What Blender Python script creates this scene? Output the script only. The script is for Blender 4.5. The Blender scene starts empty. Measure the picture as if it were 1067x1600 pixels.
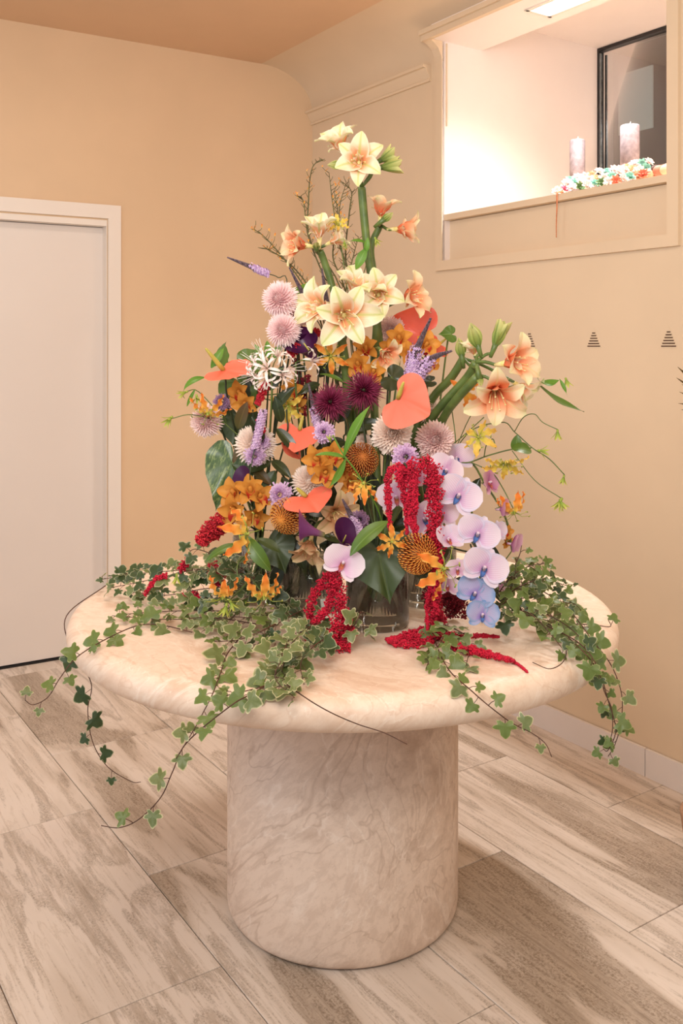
import bpy, math, random
from mathutils import Vector, Matrix
R = math.radians
rnd = random.Random(7)
S = bpy.context.scene
COL = S.collection

# ------------------------------------------------------------------ camera, world, lights, exposure
F = 1450.0; HZ = 541.0; CX = 533.5; CH = 1.46
cam = bpy.data.objects.new('camera', bpy.data.cameras.new('camera')); COL.objects.link(cam)
cam.location = (0, 0, CH); cam.rotation_euler = (R(90), 0, 0)
cam.data.sensor_width = 36; cam.data.lens = F / 1600 * 36
cam.data.shift_y = (HZ - 800) / 1600
cam.data.clip_start = 0.05
S.camera = cam
S.view_settings.view_transform = 'Standard'; S.view_settings.look = 'None'
S.view_settings.gamma = 1; S.view_settings.use_curve_mapping = False
S.view_settings.exposure = 0.10
w = bpy.data.worlds.new('world'); S.world = w; w.use_nodes = True
w.node_tree.nodes['Background'].inputs[0].default_value = (0.97, 0.98, 1.0, 1)
w.node_tree.nodes['Background'].inputs[1].default_value = 0.54

def area(name, loc, target, sx, sy, power, color, spread=180):
    l = bpy.data.lights.new(name, 'AREA'); l.shape = 'RECTANGLE'; l.size = sx; l.size_y = sy
    l.energy = power; l.color = color
    o = bpy.data.objects.new(name, l); COL.objects.link(o); o.location = loc
    d = Vector(target) - Vector(loc)
    o.rotation_euler = d.to_track_quat('-Z', 'Y').to_euler()
    l.spread = R(spread); return o
def A(px, py, Y):
    return Vector(((px - CX) / F * Y, Y, CH - (py - HZ) / F * Y))
def T(px, py, z=0.80):
    Y = (CH - z) * F / (py - HZ)
    return Vector(((px - CX) / F * Y, Y, z))

# wall frames -------------------------------------------------------
UR = Vector((-.5554, .8316, 0)).normalized()      # right wall, receding
NR = Vector((.8316, .5554, 0)).normalized()       # out of the room
P0 = Vector((1.125, 3.032, 0))
def W(t, e, z): 
    v = P0 + UR * t + NR * e; return Vector((v.x, v.y, z))
def wt(px, e=0):
    r = (px - CX) / F; P = P0 + NR * e
    return (P.x - r * P.y) / (-UR.x + r * UR.y)
TC = wt(488)
CORN = W(TC, 0, 0)
PL = Vector((-1.523, 4.14, 0))
UL = (PL - CORN).normalized()                     # left wall, from the corner towards the left
NL = Vector((UL.y, -UL.x, 0)); NL = NL if NL.y > 0 else -NL
def WL(s, e, z):
    v = CORN + UL * s + NL * e; return Vector((v.x, v.y, z))
def ls(px, e=0):
    r = (px - CX) / F; P = CORN + NL * e
    return (r * P.y - P.x) / (UL.x - r * UL.y)

area('lintel_strip_lamp', W(.445, .085, 2.775), W(.445, .085, 0), .05, .58, 17, (1.0, .96, .94), 125).rotation_euler.z = math.atan2(UR.y, UR.x) + R(90)
area('ceiling_panel_behind', (-.5, .3, 2.85), (0, 2.2, .6), 1.2, 1.2, 24, (.98, .97, .95))
area('ceiling_panel_far', (-.9, 2.6, 2.88), (-.9, 2.6, 0), .5, .5, 12, (1.0, .90, .80))
area('daylight_door_left', (-2.6, 1.2, 1.5), (0, 2.5, .9), 1.0, 1.8, 16, (.90, .92, 1.0))
area('bounce_fill_behind', (-.2, .3, 2.0), (.5, 3.0, 3.6), .8, .8, 34, (.98, .97, .93))  # unseen fill added for the bounce that brightens cove and ceiling
area('shop_spot_right', (1.6, .2, 2.6), (.2, 2.4, 1.0), .5, .5, 9, (1.0, .92, .82))

# ------------------------------------------------------------------ materials
def rgb(r, g, b):
    f = lambda c: ((c / 255 + .055) / 1.055) ** 2.4 if c > 10 else c / 255 / 12.92
    return (f(r), f(g), f(b), 1)
class NT:
    def __init__(s, name):
        s.m = bpy.data.materials.new(name); s.m.use_nodes = True
        s.t = s.m.node_tree; s.b = s.t.nodes['Principled BSDF']; s.out = s.t.nodes['Material Output']
    def n(s, typ, **kw):
        x = s.t.nodes.new(typ)
        for k, v in kw.items():
            if k.startswith('i_'): x.inputs[k[2:].replace('_', ' ')].default_value = v
            else: setattr(x, k, v)
        return x
    def l(s, a, b): s.t.links.new(a, b)
    def ramp(s, fac, stops, interp='LINEAR'):
        r = s.n('ShaderNodeValToRGB'); r.color_ramp.interpolation = interp
        e = r.color_ramp.elements
        while len(e) < len(stops): e.new(.5)
        for i, (p, c) in enumerate(stops): e[i].position = p; e[i].color = c
        s.l(fac, r.inputs[0]); return r.outputs[0]
    def mix(s, fac, a, b, typ='MIX'):
        x = s.n('ShaderNodeMix', data_type='RGBA', blend_type=typ)
        for i, v in ((0, fac), (6, a), (7, b)):
            if hasattr(v, 'links') or hasattr(v, 'is_linked'): s.l(v, x.inputs[i])
            else: x.inputs[i].default_value = v
        return x.outputs[2]
    def math(s, op, a, b=0):
        x = s.n('ShaderNodeMath', operation=op)
        for i, v in ((0, a), (1, b)):
            if hasattr(v, 'is_linked'): s.l(v, x.inputs[i])
            else: x.inputs[i].default_value = v
        return x.outputs[0]
    def noise(s, vec, scale, detail=4, rough=.55, dist=0):
        x = s.n('ShaderNodeTexNoise'); x.inputs['Scale'].default_value = scale
        x.inputs['Detail'].default_value = detail; x.inputs['Roughness'].default_value = rough
        x.inputs['Distortion'].default_value = dist
        if vec: s.l(vec, x.inputs['Vector'])
        return x.outputs[0]
    def bump(s, h, strength, dist=.002):
        x = s.n('ShaderNodeBump'); x.inputs['Strength'].default_value = strength; x.inputs['Distance'].default_value = dist
        s.l(h, x.inputs['Height']); s.l(x.outputs[0], s.b.inputs['Normal'])
WH = (1, 1, 1, 1); BK = (0, 0, 0, 1)

def paint(name, c, rough=.6, var=.04, scale=3, bump=.15):
    k = NT(name); g = k.n('ShaderNodeNewGeometry').outputs['Position']
    n = k.noise(g, scale, 3); c2 = tuple(v * (1 - var) for v in c[:3]) + (1,); c1 = tuple(min(1, v * (1 + var)) for v in c[:3]) + (1,)
    k.l(k.ramp(n, [(.35, c2), (.65, c1)]), k.b.inputs['Base Color']); k.b.inputs['Roughness'].default_value = rough
    if bump: k.bump(k.noise(g, 160, 2), bump, .0008)
    return k.m
def petal(name, stops, mid=None, midw=.10, veins=.0, edge=None, rough=.55, trans=.25, spec=.3, nscale=0):
    """stops along the petal (uv y); mid = colour of the midrib (uv x = .5)"""
    k = NT(name); uv = k.n('ShaderNodeUVMap').outputs[0]
    sp = k.n('ShaderNodeSeparateXYZ'); k.l(uv, sp.inputs[0])
    ob = k.n('ShaderNodeTexCoord').outputs['Object']
    nz = k.noise(ob, 45, 3)
    v = k.math('ADD', sp.outputs[1], k.math('MULTIPLY', k.math('SUBTRACT', nz, .5), .22))
    c = k.ramp(v, stops)
    d = k.math('ABSOLUTE', k.math('SUBTRACT', sp.outputs[0], .5))
    if edge:
        c = k.mix(k.ramp(k.math('ADD', d, k.math('MULTIPLY', k.math('SUBTRACT', nz, .5), .12)), [(.36, BK), (.47, WH)]), c, edge)
    if mid:
        f = k.ramp(d, [(0, (.85,) * 3 + (1,)), (midw, BK)]); c = k.mix(f, c, mid)
    if veins:
        wv = k.n('ShaderNodeTexWave', wave_type='BANDS', bands_direction='X'); wv.inputs['Scale'].default_value = 4.5
        wv.inputs['Distortion'].default_value = 1.2; k.l(uv, wv.inputs['Vector'])
        f = k.ramp(wv.outputs[1], [(.55, BK), (1, (veins,) * 3 + (1,))]); dk = k.mix(1.0, c, (.72, .5, .55, 1), 'MULTIPLY'); c = k.mix(k.math('MULTIPLY', f, .6), c, dk)
    k.l(c, k.b.inputs['Base Color']); k.b.inputs['Roughness'].default_value = rough
    k.b.inputs['Specular IOR Level'].default_value = spec
    if trans:
        tr = k.n('ShaderNodeBsdfTranslucent'); k.l(c, tr.inputs[0]); ms = k.n('ShaderNodeMixShader'); ms.inputs[0].default_value = trans
        k.l(k.b.outputs[0], ms.inputs[1]); k.l(tr.outputs[0], ms.inputs[2]); k.l(ms.outputs[0], k.out.inputs[0])
    return k.m
def flat(name, c, rough=.5, c2=None, scale=60, metal=0, trans=0):
    k = NT(name); ob = k.n('ShaderNodeTexCoord').outputs['Object']
    c2 = c2 or tuple(v * .7 for v in c[:3]) + (1,)
    k.l(k.ramp(k.noise(ob, scale, 3), [(.35, c2), (.65, c)]), k.b.inputs['Base Color'])
    k.b.inputs['Roughness'].default_value = rough; k.b.inputs['Metallic'].default_value = metal
    return k.m
def glass(name, tint):
    k = NT(name); fr = k.n('ShaderNodeFresnel'); fr.inputs[0].default_value = 1.5
    tr = k.n('ShaderNodeBsdfTransparent'); tr.inputs[0].default_value = tint
    gl = k.n('ShaderNodeBsdfGlossy'); gl.inputs['Roughness'].default_value = .02
    ms = k.n('ShaderNodeMixShader'); k.l(k.math('MULTIPLY', fr.outputs[0], .9), ms.inputs[0]); k.l(tr.outputs[0], ms.inputs[1]); k.l(gl.outputs[0], ms.inputs[2])
    k.l(ms.outputs[0], k.out.inputs[0]); return k.m
def emit(name, c, s):
    k = NT(name); k.b.inputs['Emission Color'].default_value = c; k.b.inputs['Emission Strength'].default_value = s
    k.b.inputs['Base Color'].default_value = c; return k.m

M = {}
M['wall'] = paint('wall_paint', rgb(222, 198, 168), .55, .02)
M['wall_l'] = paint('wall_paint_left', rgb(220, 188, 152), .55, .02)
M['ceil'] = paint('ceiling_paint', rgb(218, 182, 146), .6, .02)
M['white'] = paint('embrasure_paint', rgb(242, 230, 224), .5, .015)
M['door'] = paint('door_paint', rgb(228, 216, 206), .38, .01, 2, .04)
M['casing'] = paint('casing_paint', rgb(234, 222, 210), .4, .01, 2, .04)
M['base'] = paint('skirting_glaze', rgb(232, 222, 216), .3, .02, 4, 0)
M['grout'] = flat('grout', rgb(120, 98, 78), .9)
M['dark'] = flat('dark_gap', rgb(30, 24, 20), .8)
M['slit'] = flat('slit_shadow', rgb(92, 62, 44), .8)

def stone(name, base, light, dark, rough=.4, scale=3.0, speck=.5):
    k = NT(name); ob = k.n('ShaderNodeTexCoord').outputs['Object']
    mp = k.n('ShaderNodeMapping'); mp.inputs['Rotation'].default_value = (0, R(50), R(30)); k.l(ob, mp.inputs[0])
    mp3 = k.n('ShaderNodeMapping'); mp3.inputs['Scale'].default_value = (1, 3.6, 3.6); k.l(mp.outputs[0], mp3.inputs[0]); v = mp3.outputs[0]
    n1 = k.noise(v, scale, 8, .6, .9); n2 = k.noise(v, scale * 1.1, 4, .5, .8)
    c = k.ramp(n1, [(.30, dark), (.47, base), (.60, base), (.75, light)])
    ve = k.math('ABSOLUTE', k.math('SUBTRACT', n2, .5))
    c = k.mix(k.ramp(ve, [(0, (.5,) * 3 + (1,)), (.012, BK)]), c, dark)
    n3 = k.noise(v, scale * .8, 4, .55, 1.2); ve2 = k.math('ABSOLUTE', k.math('SUBTRACT', n3, .47))
    c = k.mix(k.ramp(ve2, [(0, (.5,) * 3 + (1,)), (.012, BK)]), c, light)
    md = k.noise(v, scale * 9, 5, .7, .5); c = k.mix(k.ramp(md, [(.40, (.30,) * 3 + (1,)), (.55, BK)]), c, dark)
    sp = k.noise(ob, 210, 3, .7); c = k.mix(k.ramp(sp, [(.62, BK), (.72, (speck,) * 3 + (1,))]), c, dark)
    sp2 = k.noise(ob, 120, 3, .7); c = k.mix(k.ramp(sp2, [(.64, BK), (.72, (.5,) * 3 + (1,))]), c, light)
    k.l(c, k.b.inputs['Base Color']); k.b.inputs['Roughness'].default_value = rough
    k.bump(k.noise(ob, 90, 4), .12, .001)
    return k.m
M['top'] = stone('table_top_stone', rgb(240, 216, 194), rgb(250, 234, 218), rgb(216, 180, 152), .48, 1.7, .3)
M['ped'] = stone('pedestal_stone', rgb(226, 202, 182), rgb(240, 222, 206), rgb(182, 152, 130), .5, 1.5, .45)

def tile_mat():
    k = NT('floor_tile_stone'); ob = k.n('ShaderNodeTexCoord').outputs['Object']; rn = k.n('ShaderNodeObjectInfo').outputs['Random']
    cb = k.n('ShaderNodeCombineXYZ'); k.l(k.math('MULTIPLY', rn, 43.0), cb.inputs[0]); k.l(k.math('MULTIPLY', rn, 17.0), cb.inputs[1]); k.l(k.math('MULTIPLY', rn, 91.0), cb.inputs[2])
    mp = k.n('ShaderNodeMapping'); mp.inputs['Scale'].default_value = (.6, 2.9, 1); k.l(ob, mp.inputs[0])
    ad = k.n('ShaderNodeVectorMath', operation='ADD'); k.l(mp.outputs[0], ad.inputs[0]); k.l(cb.outputs[0], ad.inputs[1]); v = ad.outputs[0]
    big = k.noise(v, 1.35, 4, .5, .9)
    mp2 = k.n('ShaderNodeMapping'); mp2.inputs['Scale'].default_value = (1, 1.5, 1); k.l(v, mp2.inputs[0])
    fine = k.noise(mp2.outputs[0], 26, 5, .75); grit = k.noise(ob, 150, 3, .8)
    cream, tan, brown = rgb(220, 206, 192), rgb(192, 174, 156), rgb(136, 118, 99)
    c = k.ramp(big, [(.36, tan), (.50, cream), (.7, rgb(226, 212, 200))])
    # speckled brown bands
    h = k.math('ADD', big, k.math('MULTIPLY', k.math('SUBTRACT', fine, .5), .10))
    band = k.ramp(h, [(.37, WH), (.405, (.8,) * 3 + (1,)), (.425, BK)])
    band2 = k.ramp(h, [(.545, BK), (.56, (.8,) * 3 + (1,)), (.60, (.4,) * 3 + (1,)), (.625, BK)])
    bb = k.mix(1.0, band, band2, 'ADD')
    gr = k.ramp(k.math('ADD', k.math('MULTIPLY', grit, .62), k.math('MULTIPLY', fine, .38)), [(.43, WH), (.56, (.22,) * 3 + (1,))])
    f = k.mix(1.0, bb, gr, 'MULTIPLY')
    c = k.mix(f, c, brown)
    mp4 = k.n('ShaderNodeMapping'); mp4.inputs['Scale'].default_value = (1.2, 5, 1); k.l(v, mp4.inputs[0]); st = k.noise(mp4.outputs[0], 2.6, 6, .7, .4)
    c = k.mix(k.ramp(st, [(.50, BK), (.60, (.55,) * 3 + (1,)), (.63, (.15,) * 3 + (1,))]), c, tan)
    c = k.mix(k.ramp(k.math('ADD', k.math('MULTIPLY', st, .6), k.math('MULTIPLY', grit, .4)), [(.54, BK), (.62, (.6,) * 3 + (1,))]), c, brown)
    ln = k.math('ABSOLUTE', k.math('SUBTRACT', k.math('FRACT', k.math('MULTIPLY', h, 13.0)), .5))
    c = k.mix(k.ramp(ln, [(0, (.55,) * 3 + (1,)), (.09, BK)]), c, tan)
    k.l(c, k.b.inputs['Base Color']); k.b.inputs['Roughness'].default_value = .42
    k.bump(grit, .1, .0006); return k.m
M['tile'] = tile_mat()

M['stem'] = flat('green_stem', rgb(102, 120, 58), .45, rgb(78, 98, 46), 30)
M['stem_d'] = flat('dark_stem', rgb(58, 70, 38), .55, rgb(40, 46, 28), 30)
M['stem_b'] = flat('brown_ivy_stem', rgb(96, 60, 40), .6, rgb(70, 44, 32), 60)
M['twig'] = flat('twig_bark', rgb(104, 96, 46), .6, rgb(74, 70, 34), 60)
M['amar'] = petal('amaryllis_petal', [(.0, rgb(150, 160, 70)), (.14, rgb(244, 158, 104)), (.45, rgb(248, 188, 140)), (.68, rgb(250, 238, 206)), (1, rgb(226, 232, 166))], rgb(198, 206, 120), .12, .45, edge=rgb(252, 242, 214))
M['amar_c'] = petal('amaryllis_petal_coral', [(.0, rgb(190, 160, 90)), (.15, rgb(236, 116, 74)), (.5, rgb(246, 166, 118)), (.8, rgb(248, 220, 180)), (1, rgb(230, 226, 172))], rgb(238, 206, 150), .08, .4)
M['amar_bud'] = petal('amaryllis_bud', [(0, rgb(110, 140, 62)), (.5, rgb(168, 180, 96)), (1, rgb(214, 208, 140))], rgb(96, 130, 54), .12, .4)
M['amar_old'] = petal('amaryllis_petal_faded', [(.0, rgb(188, 160, 96)), (.3, rgb(226, 170, 120)), (.8, rgb(232, 198, 154)), (1, rgb(216, 194, 140))], rgb(186, 160, 100), .1, .4)
M['stamen'] = flat('stamen_cream', rgb(240, 222, 160), .5, rgb(214, 196, 110))
M['anther'] = flat('anther', rgb(196, 160, 76), .6)
M['mum'] = petal('mum_pink', [(0, rgb(226, 150, 160)), (.5, rgb(244, 200, 202)), (1, rgb(254, 232, 228))], None, trans=.2)
M['mum_w'] = petal('mum_cream', [(0, rgb(232, 172, 160)), (.4, rgb(248, 220, 206)), (1, rgb(254, 240, 226))], None, trans=.2)
M['mum_l'] = petal('mum_rose', [(0, rgb(214, 150, 150)), (.5, rgb(240, 200, 196)), (1, rgb(250, 226, 218))], None, trans=.2)
M['spider'] = petal('spider_mum', [(0, rgb(78, 10, 34)), (.5, rgb(108, 18, 50)), (1, rgb(150, 56, 90))], None, trans=.1)
M['scab'] = petal('scabious', [(0, rgb(132, 84, 132)), (.5, rgb(192, 146, 192)), (1, rgb(222, 190, 218))], None, trans=.15)
M['scab_d'] = petal('scabious_dark', [(0, rgb(76, 50, 76)), (.5, rgb(126, 92, 126)), (1, rgb(164, 128, 158))], None, trans=.15)
M['coral'] = petal('anthurium_coral', [(0, rgb(232, 104, 76)), (1, rgb(244, 118, 92))], None, rough=.5, trans=.08, spec=.28)
M['coral_d'] = petal('anthurium_deep', [(0, rgb(216, 84, 60)), (1, rgb(232, 96, 70))], None, rough=.25, trans=.08, spec=.6)
M['spadix'] = flat('spadix_yellow', rgb(206, 184, 84), .6, rgb(160, 150, 62), 200)
M['cym'] = petal('cymbidium_orange', [(0, rgb(190, 118, 44)), (.5, rgb(224, 160, 70)), (1, rgb(218, 146, 58))], None, .1, .5)
M['cym_lip'] = petal('cymbidium_lip', [(0, rgb(240, 190, 80)), (.5, rgb(196, 56, 40)), (1, rgb(150, 24, 40))])
M['phal'] = petal('orchid_lilac', [(0, rgb(212, 160, 204)), (.35, rgb(230, 204, 224)), (1, rgb(236, 222, 230))], None, .1, .5, edge=rgb(224, 216, 234))
M['phal_w'] = petal('orchid_pale', [(0, rgb(226, 172, 210)), (.4, rgb(242, 216, 232)), (1, rgb(248, 234, 238))], None, .1, .3)
M['phal_b'] = petal('orchid_blue', [(0, rgb(160, 130, 200)), (.3, rgb(186, 178, 216)), (.8, rgb(172, 182, 218)), (1, rgb(120, 158, 206))], None, .1, .6, edge=rgb(150, 176, 212))
M['phal_p'] = petal('orchid_pink', [(0, rgb(196, 112, 170)), (.4, rgb(216, 152, 190)), (1, rgb(232, 190, 204))], None, .1, .4)
M['lip_blue'] = petal('orchid_lip_blue', [(0, rgb(230, 170, 90)), (.4, rgb(88, 130, 196)), (1, rgb(60, 70, 110))])
M['lip_warm'] = petal('orchid_lip_warm', [(0, rgb(240, 190, 110)), (.5, rgb(200, 100, 80)), (1, rgb(190, 110, 150))])
M['glo'] = petal('gloriosa_orange', [(0, rgb(230, 206, 90)), (.25, rgb(240, 176, 76)), (.6, rgb(240, 142, 56)), (1, rgb(232, 112, 40))], None, edge=rgb(246, 190, 96))
M['glo_y'] = petal('gloriosa_yellow', [(0, rgb(170, 180, 66)), (.4, rgb(232, 204, 90)), (1, rgb(236, 180, 80))], None, edge=rgb(244, 214, 110))
M['glo_g'] = petal('gloriosa_bud_green', [(0, rgb(120, 150, 60)), (.6, rgb(178, 190, 84)), (1, rgb(214, 206, 110))])
M['white_f'] = petal('nerine_white', [(0, rgb(246, 214, 204)), (.5, rgb(252, 240, 232)), (1, rgb(250, 240, 230))], None, trans=.2)
M['calla'] = petal('calla_purple', [(0, rgb(110, 120, 60)), (.25, rgb(92, 44, 84)), (1, rgb(66, 20, 62))], None, rough=.3, trans=.1)
M['calla_l'] = petal('calla_mauve', [(0, rgb(130, 130, 70)), (.3, rgb(130, 76, 116)), (1, rgb(122, 60, 118))], None, rough=.3, trans=.1)
M['pin_core'] = flat('pincushion_core', rgb(168, 110, 50), .6, rgb(120, 62, 34), 120)
M['pin'] = petal('pincushion_style', [(0, rgb(150, 62, 26)), (.6, rgb(214, 112, 44)), (1, rgb(238, 170, 76))], None, trans=0)
M['pin_d'] = petal('pincushion_style_dark', [(0, rgb(130, 52, 28)), (.6, rgb(184, 88, 40)), (1, rgb(214, 140, 66))], None, trans=0)
M['red'] = flat('amaranth_red', rgb(222, 18, 60), .75, rgb(176, 8, 44), 90)
M['red_d'] = flat('amaranth_deep_red', rgb(150, 14, 38), .8, rgb(96, 4, 24), 90)
M['cel'] = flat('celosia_red', rgb(214, 40, 54), .8, rgb(170, 16, 36), 60)
M['ver_d'] = flat('veronica_buds', rgb(58, 48, 52), .6, rgb(130, 108, 120), 260)
M['ver'] = flat('veronica_florets', rgb(220, 190, 220), .6, rgb(168, 130, 182), 140)
M['ver_w'] = flat('veronica_florets_pale', rgb(222, 190, 214), .6, rgb(180, 140, 186), 160)
M['leaf'] = petal('leaf_green', [(0, rgb(92, 120, 44)), (1, rgb(82, 112, 40))], rgb(120, 148, 74), .05, .3, rough=.35, trans=.15, spec=.5)
M['leaf_b'] = petal('leaf_bright', [(0, rgb(92, 138, 48)), (1, rgb(112, 154, 58))], rgb(136, 172, 80), .05, .2, rough=.4, trans=.3)
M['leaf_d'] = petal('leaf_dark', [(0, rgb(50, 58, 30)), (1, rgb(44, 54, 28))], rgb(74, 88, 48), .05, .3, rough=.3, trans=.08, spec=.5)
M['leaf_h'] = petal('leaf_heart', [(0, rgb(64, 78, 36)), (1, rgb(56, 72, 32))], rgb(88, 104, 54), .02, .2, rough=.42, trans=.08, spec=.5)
M['leaf_br'] = petal('leaf_bronze', [(0, rgb(84, 84, 46)), (1, rgb(104, 78, 50))], rgb(120, 104, 60), .05, .3, rough=.4)
def mottled():
    k = NT('leaf_mottled'); uv = k.n('ShaderNodeUVMap').outputs[0]; ob = k.n('ShaderNodeTexCoord').outputs['Object']
    mp = k.n('ShaderNodeMapping'); mp.inputs['Scale'].default_value = (3, 9, 3); mp.inputs['Rotation'].default_value = (0, 0, R(25)); k.l(ob, mp.inputs[0])
    c = k.ramp(k.noise(mp.outputs[0], 2.2, 6, .7, .6), [(.42, rgb(62, 84, 48)), (.54, rgb(86, 108, 62)), (.60, rgb(150, 160, 100)), (.64, rgb(78, 100, 56))])
    k.l(c, k.b.inputs['Base Color']); k.b.inputs['Roughness'].default_value = .32; return k.m
M['leaf_m'] = mottled()
def ivy_mat(name, g1, g2, e, e0, e1):
    k = NT(name); uv = k.n('ShaderNodeUVMap').outputs[0]; sp = k.n('ShaderNodeSeparateXYZ'); k.l(uv, sp.inputs[0])
    ob = k.n('ShaderNodeTexCoord').outputs['Object']; rn = k.n('ShaderNodeObjectInfo').outputs['Random']
    c = k.ramp(k.noise(ob, 60, 3), [(.4, g1), (.62, g2)])
    c = k.mix(k.math('MULTIPLY', rn, .5), c, g2)
    d = k.math('ADD', sp.outputs[0], k.math('MULTIPLY', k.math('SUBTRACT', k.noise(ob, 110, 2), .5), .3))
    c = k.mix(k.ramp(d, [(e0, BK), (e1, WH)]), c, e)
    k.l(c, k.b.inputs['Base Color']); k.b.inputs['Roughness'].default_value = .42
    tr = k.n('ShaderNodeBsdfTranslucent'); k.l(c, tr.inputs[0]); ms = k.n('ShaderNodeMixShader'); ms.inputs[0].default_value = .2
    k.l(k.b.outputs[0], ms.inputs[1]); k.l(tr.outputs[0], ms.inputs[2]); k.l(ms.outputs[0], k.out.inputs[0]); return k.m
M['ivy'] = ivy_mat('ivy_variegated', rgb(92, 104, 56), rgb(126, 138, 84), rgb(216, 208, 162), .84, 1.05)
M['ivy_g'] = ivy_mat('ivy_green', rgb(86, 104, 46), rgb(114, 132, 66), rgb(186, 190, 124), .94, 1.12)
M['ivy_d'] = ivy_mat('ivy_dark', rgb(46, 64, 34), rgb(72, 92, 50), rgb(190, 192, 150), .88, 1.08)
M['glass'] = glass('vase_glass', (.955, .97, .95, 1)); M['pane'] = glass('window_glass', (.62, .66, .66, 1))
M['water'] = glass('vase_water', (.94, .96, .91, 1))

# ------------------------------------------------------------------ geometry helpers
class MB:
    def __init__(s): s.v = []; s.f = []; s.uv = []; s.sm = []
    def add(s, vs, fs, uvs=None, smooth=True):
        b = len(s.v); s.v += [tuple(p) for p in vs]; s.uv += (uvs if uvs else [(.5, .5)] * len(vs))
        for f in fs: s.f.append(tuple(i + b for i in f)); s.sm.append(smooth)
        return s
    def mesh(s, name):
        m = bpy.data.meshes.new(name); m.from_pydata(s.v, [], s.f); 
        u = m.uv_layers.new(name='UVMap'); li = [0] * len(m.loops); m.loops.foreach_get('vertex_index', li)
        buf = []
        for i in li: buf += s.uv[i]
        u.data.foreach_set('uv', buf); m.polygons.foreach_set('use_smooth', s.sm); m.update(); return m
    def box(s, c, h, ax=None):
        ax = ax or (Vector((1, 0, 0)), Vector((0, 1, 0)), Vector((0, 0, 1))); c = Vector(c)
        vs = [c + ax[0] * h[0] * a + ax[1] * h[1] * b + ax[2] * h[2] * d for a in (-1, 1) for b in (-1, 1) for d in (-1, 1)]
        return s.add(vs, [(0, 1, 3, 2), (4, 6, 7, 5), (0, 4, 5, 1), (2, 3, 7, 6), (0, 2, 6, 4), (1, 5, 7, 3)], None, False)
    def tube(s, pts, rad, n=6, cap=True):
        pts = [Vector(p) for p in pts]; k = len(pts)
        if not hasattr(rad, '__len__'): rad = [rad] * k
        up = Vector((0, 0, 1)); vs = []; uvs = []; prev = None
        for i in range(k):
            t = (pts[min(i + 1, k - 1)] - pts[max(i - 1, 0)])
            t = t.normalized() if t.length > 1e-9 else Vector((0, 0, 1))
            if prev is None:
                a = t.cross(up); a = a if a.length > .1 else t.cross(Vector((1, 0, 0))); a.normalize()
            else: a = (prev - t * prev.dot(t)); a = a.normalized() if a.length > 1e-6 else t.orthogonal().normalized()
            prev = a; b = t.cross(a)
            for j in range(n):
                th = 2 * math.pi * j / n; vs.append(pts[i] + (a * math.cos(th) + b * math.sin(th)) * rad[i]); uvs.append((j / n, i / (k - 1)))
        fs = [(i * n + j, i * n + (j + 1) % n, (i + 1) * n + (j + 1) % n, (i + 1) * n + j) for i in range(k - 1) for j in range(n)]
        if cap: fs += [tuple(range(n))[::-1], tuple((k - 1) * n + j for j in range(n))]
        return s.add(vs, fs, uvs)
    def lathe(s, prof, n=32, c=(0, 0, 0), close=False):
        c = Vector(c); vs = []; k = len(prof); uvs = []
        for i, (r, z) in enumerate(prof):
            for j in range(n):
                th = 2 * math.pi * j / n; vs.append(c + Vector((r * math.cos(th), r * math.sin(th), z))); uvs.append((j / n, i / (k - 1)))
        fs = [(i * n + j, i * n + (j + 1) % n, (i + 1) * n + (j + 1) % n, (i + 1) * n + j) for i in range(k - 1) for j in range(n)]
        if close: fs += [tuple(range(n))[::-1], tuple((k - 1) * n + j for j in range(n))]
        return s.add(vs, fs, uvs)
    def blob(s, c, r, q=None):
        c = Vector(c); a, b, d = (Vector((1, 0, 0)), Vector((0, 1, 0)), Vector((0, 0, 1))) if q is None else q
        return s.add([c + a * r, c - a * r, c + b * r, c - b * r, c + d * r, c - d * r],
                     [(0, 2, 4), (2, 1, 4), (1, 3, 4), (3, 0, 4), (2, 0, 5), (1, 2, 5), (3, 1, 5), (0, 3, 5)])
    def sphere(s, c, r, n=10, m=7, sz=1):
        prof = [(max(1e-4, r * math.sin(math.pi * i / m)), -r * sz * math.cos(math.pi * i / m)) for i in range(m + 1)]
        return s.lathe(prof, n, c)
def spline(pts, n=6):
    pts = [Vector(p) for p in pts]; out = []
    P = [pts[0] * 2 - pts[1]] + pts + [pts[-1] * 2 - pts[-2]]
    for i in range(1, len(P) - 2):
        a, b, c, d = P[i - 1:i + 3]
        for k in range(n):
            t = k / n
            out.append(.5 * ((2 * b) + (c - a) * t + (2 * a - 5 * b + 4 * c - d) * t * t + (3 * b - a - 3 * c + d) * t ** 3))
    out.append(pts[-1]); return out

def obj(name, mesh, mat, parent=None, mtx=None, label=None, kind=None):
    if isinstance(mesh, MB): mesh = mesh.mesh(name)
    if mat and not mesh.materials: mesh.materials.append(M[mat] if isinstance(mat, str) else mat)
    o = bpy.data.objects.new(name, mesh); COL.objects.link(o)
    if parent: o.parent = parent
    if mtx is not None: o.matrix_local = mtx
    if label: o['label'] = label
    if kind: o['kind'] = kind
    return o
def thing(name, label, cat, loc=(0, 0, 0), group=None):
    o = bpy.data.objects.new(name, None); COL.objects.link(o); o.location = loc; o.empty_display_size = .02
    o['label'] = label; o['category'] = cat
    if group: o['group'] = group
    return o
def tag(o, label, cat, group=None):
    o['label'] = label; o['category'] = cat
    if group: o['group'] = group
    return o
CACHE = {}
def cmesh(key, fn, mat):
    kk = (key, mat)
    if kk not in CACHE:
        m = fn().mesh(key if isinstance(key, str) else key[0]); m.materials.append(M[mat]); CACHE[kk] = m
    return CACHE[kk]
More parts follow.
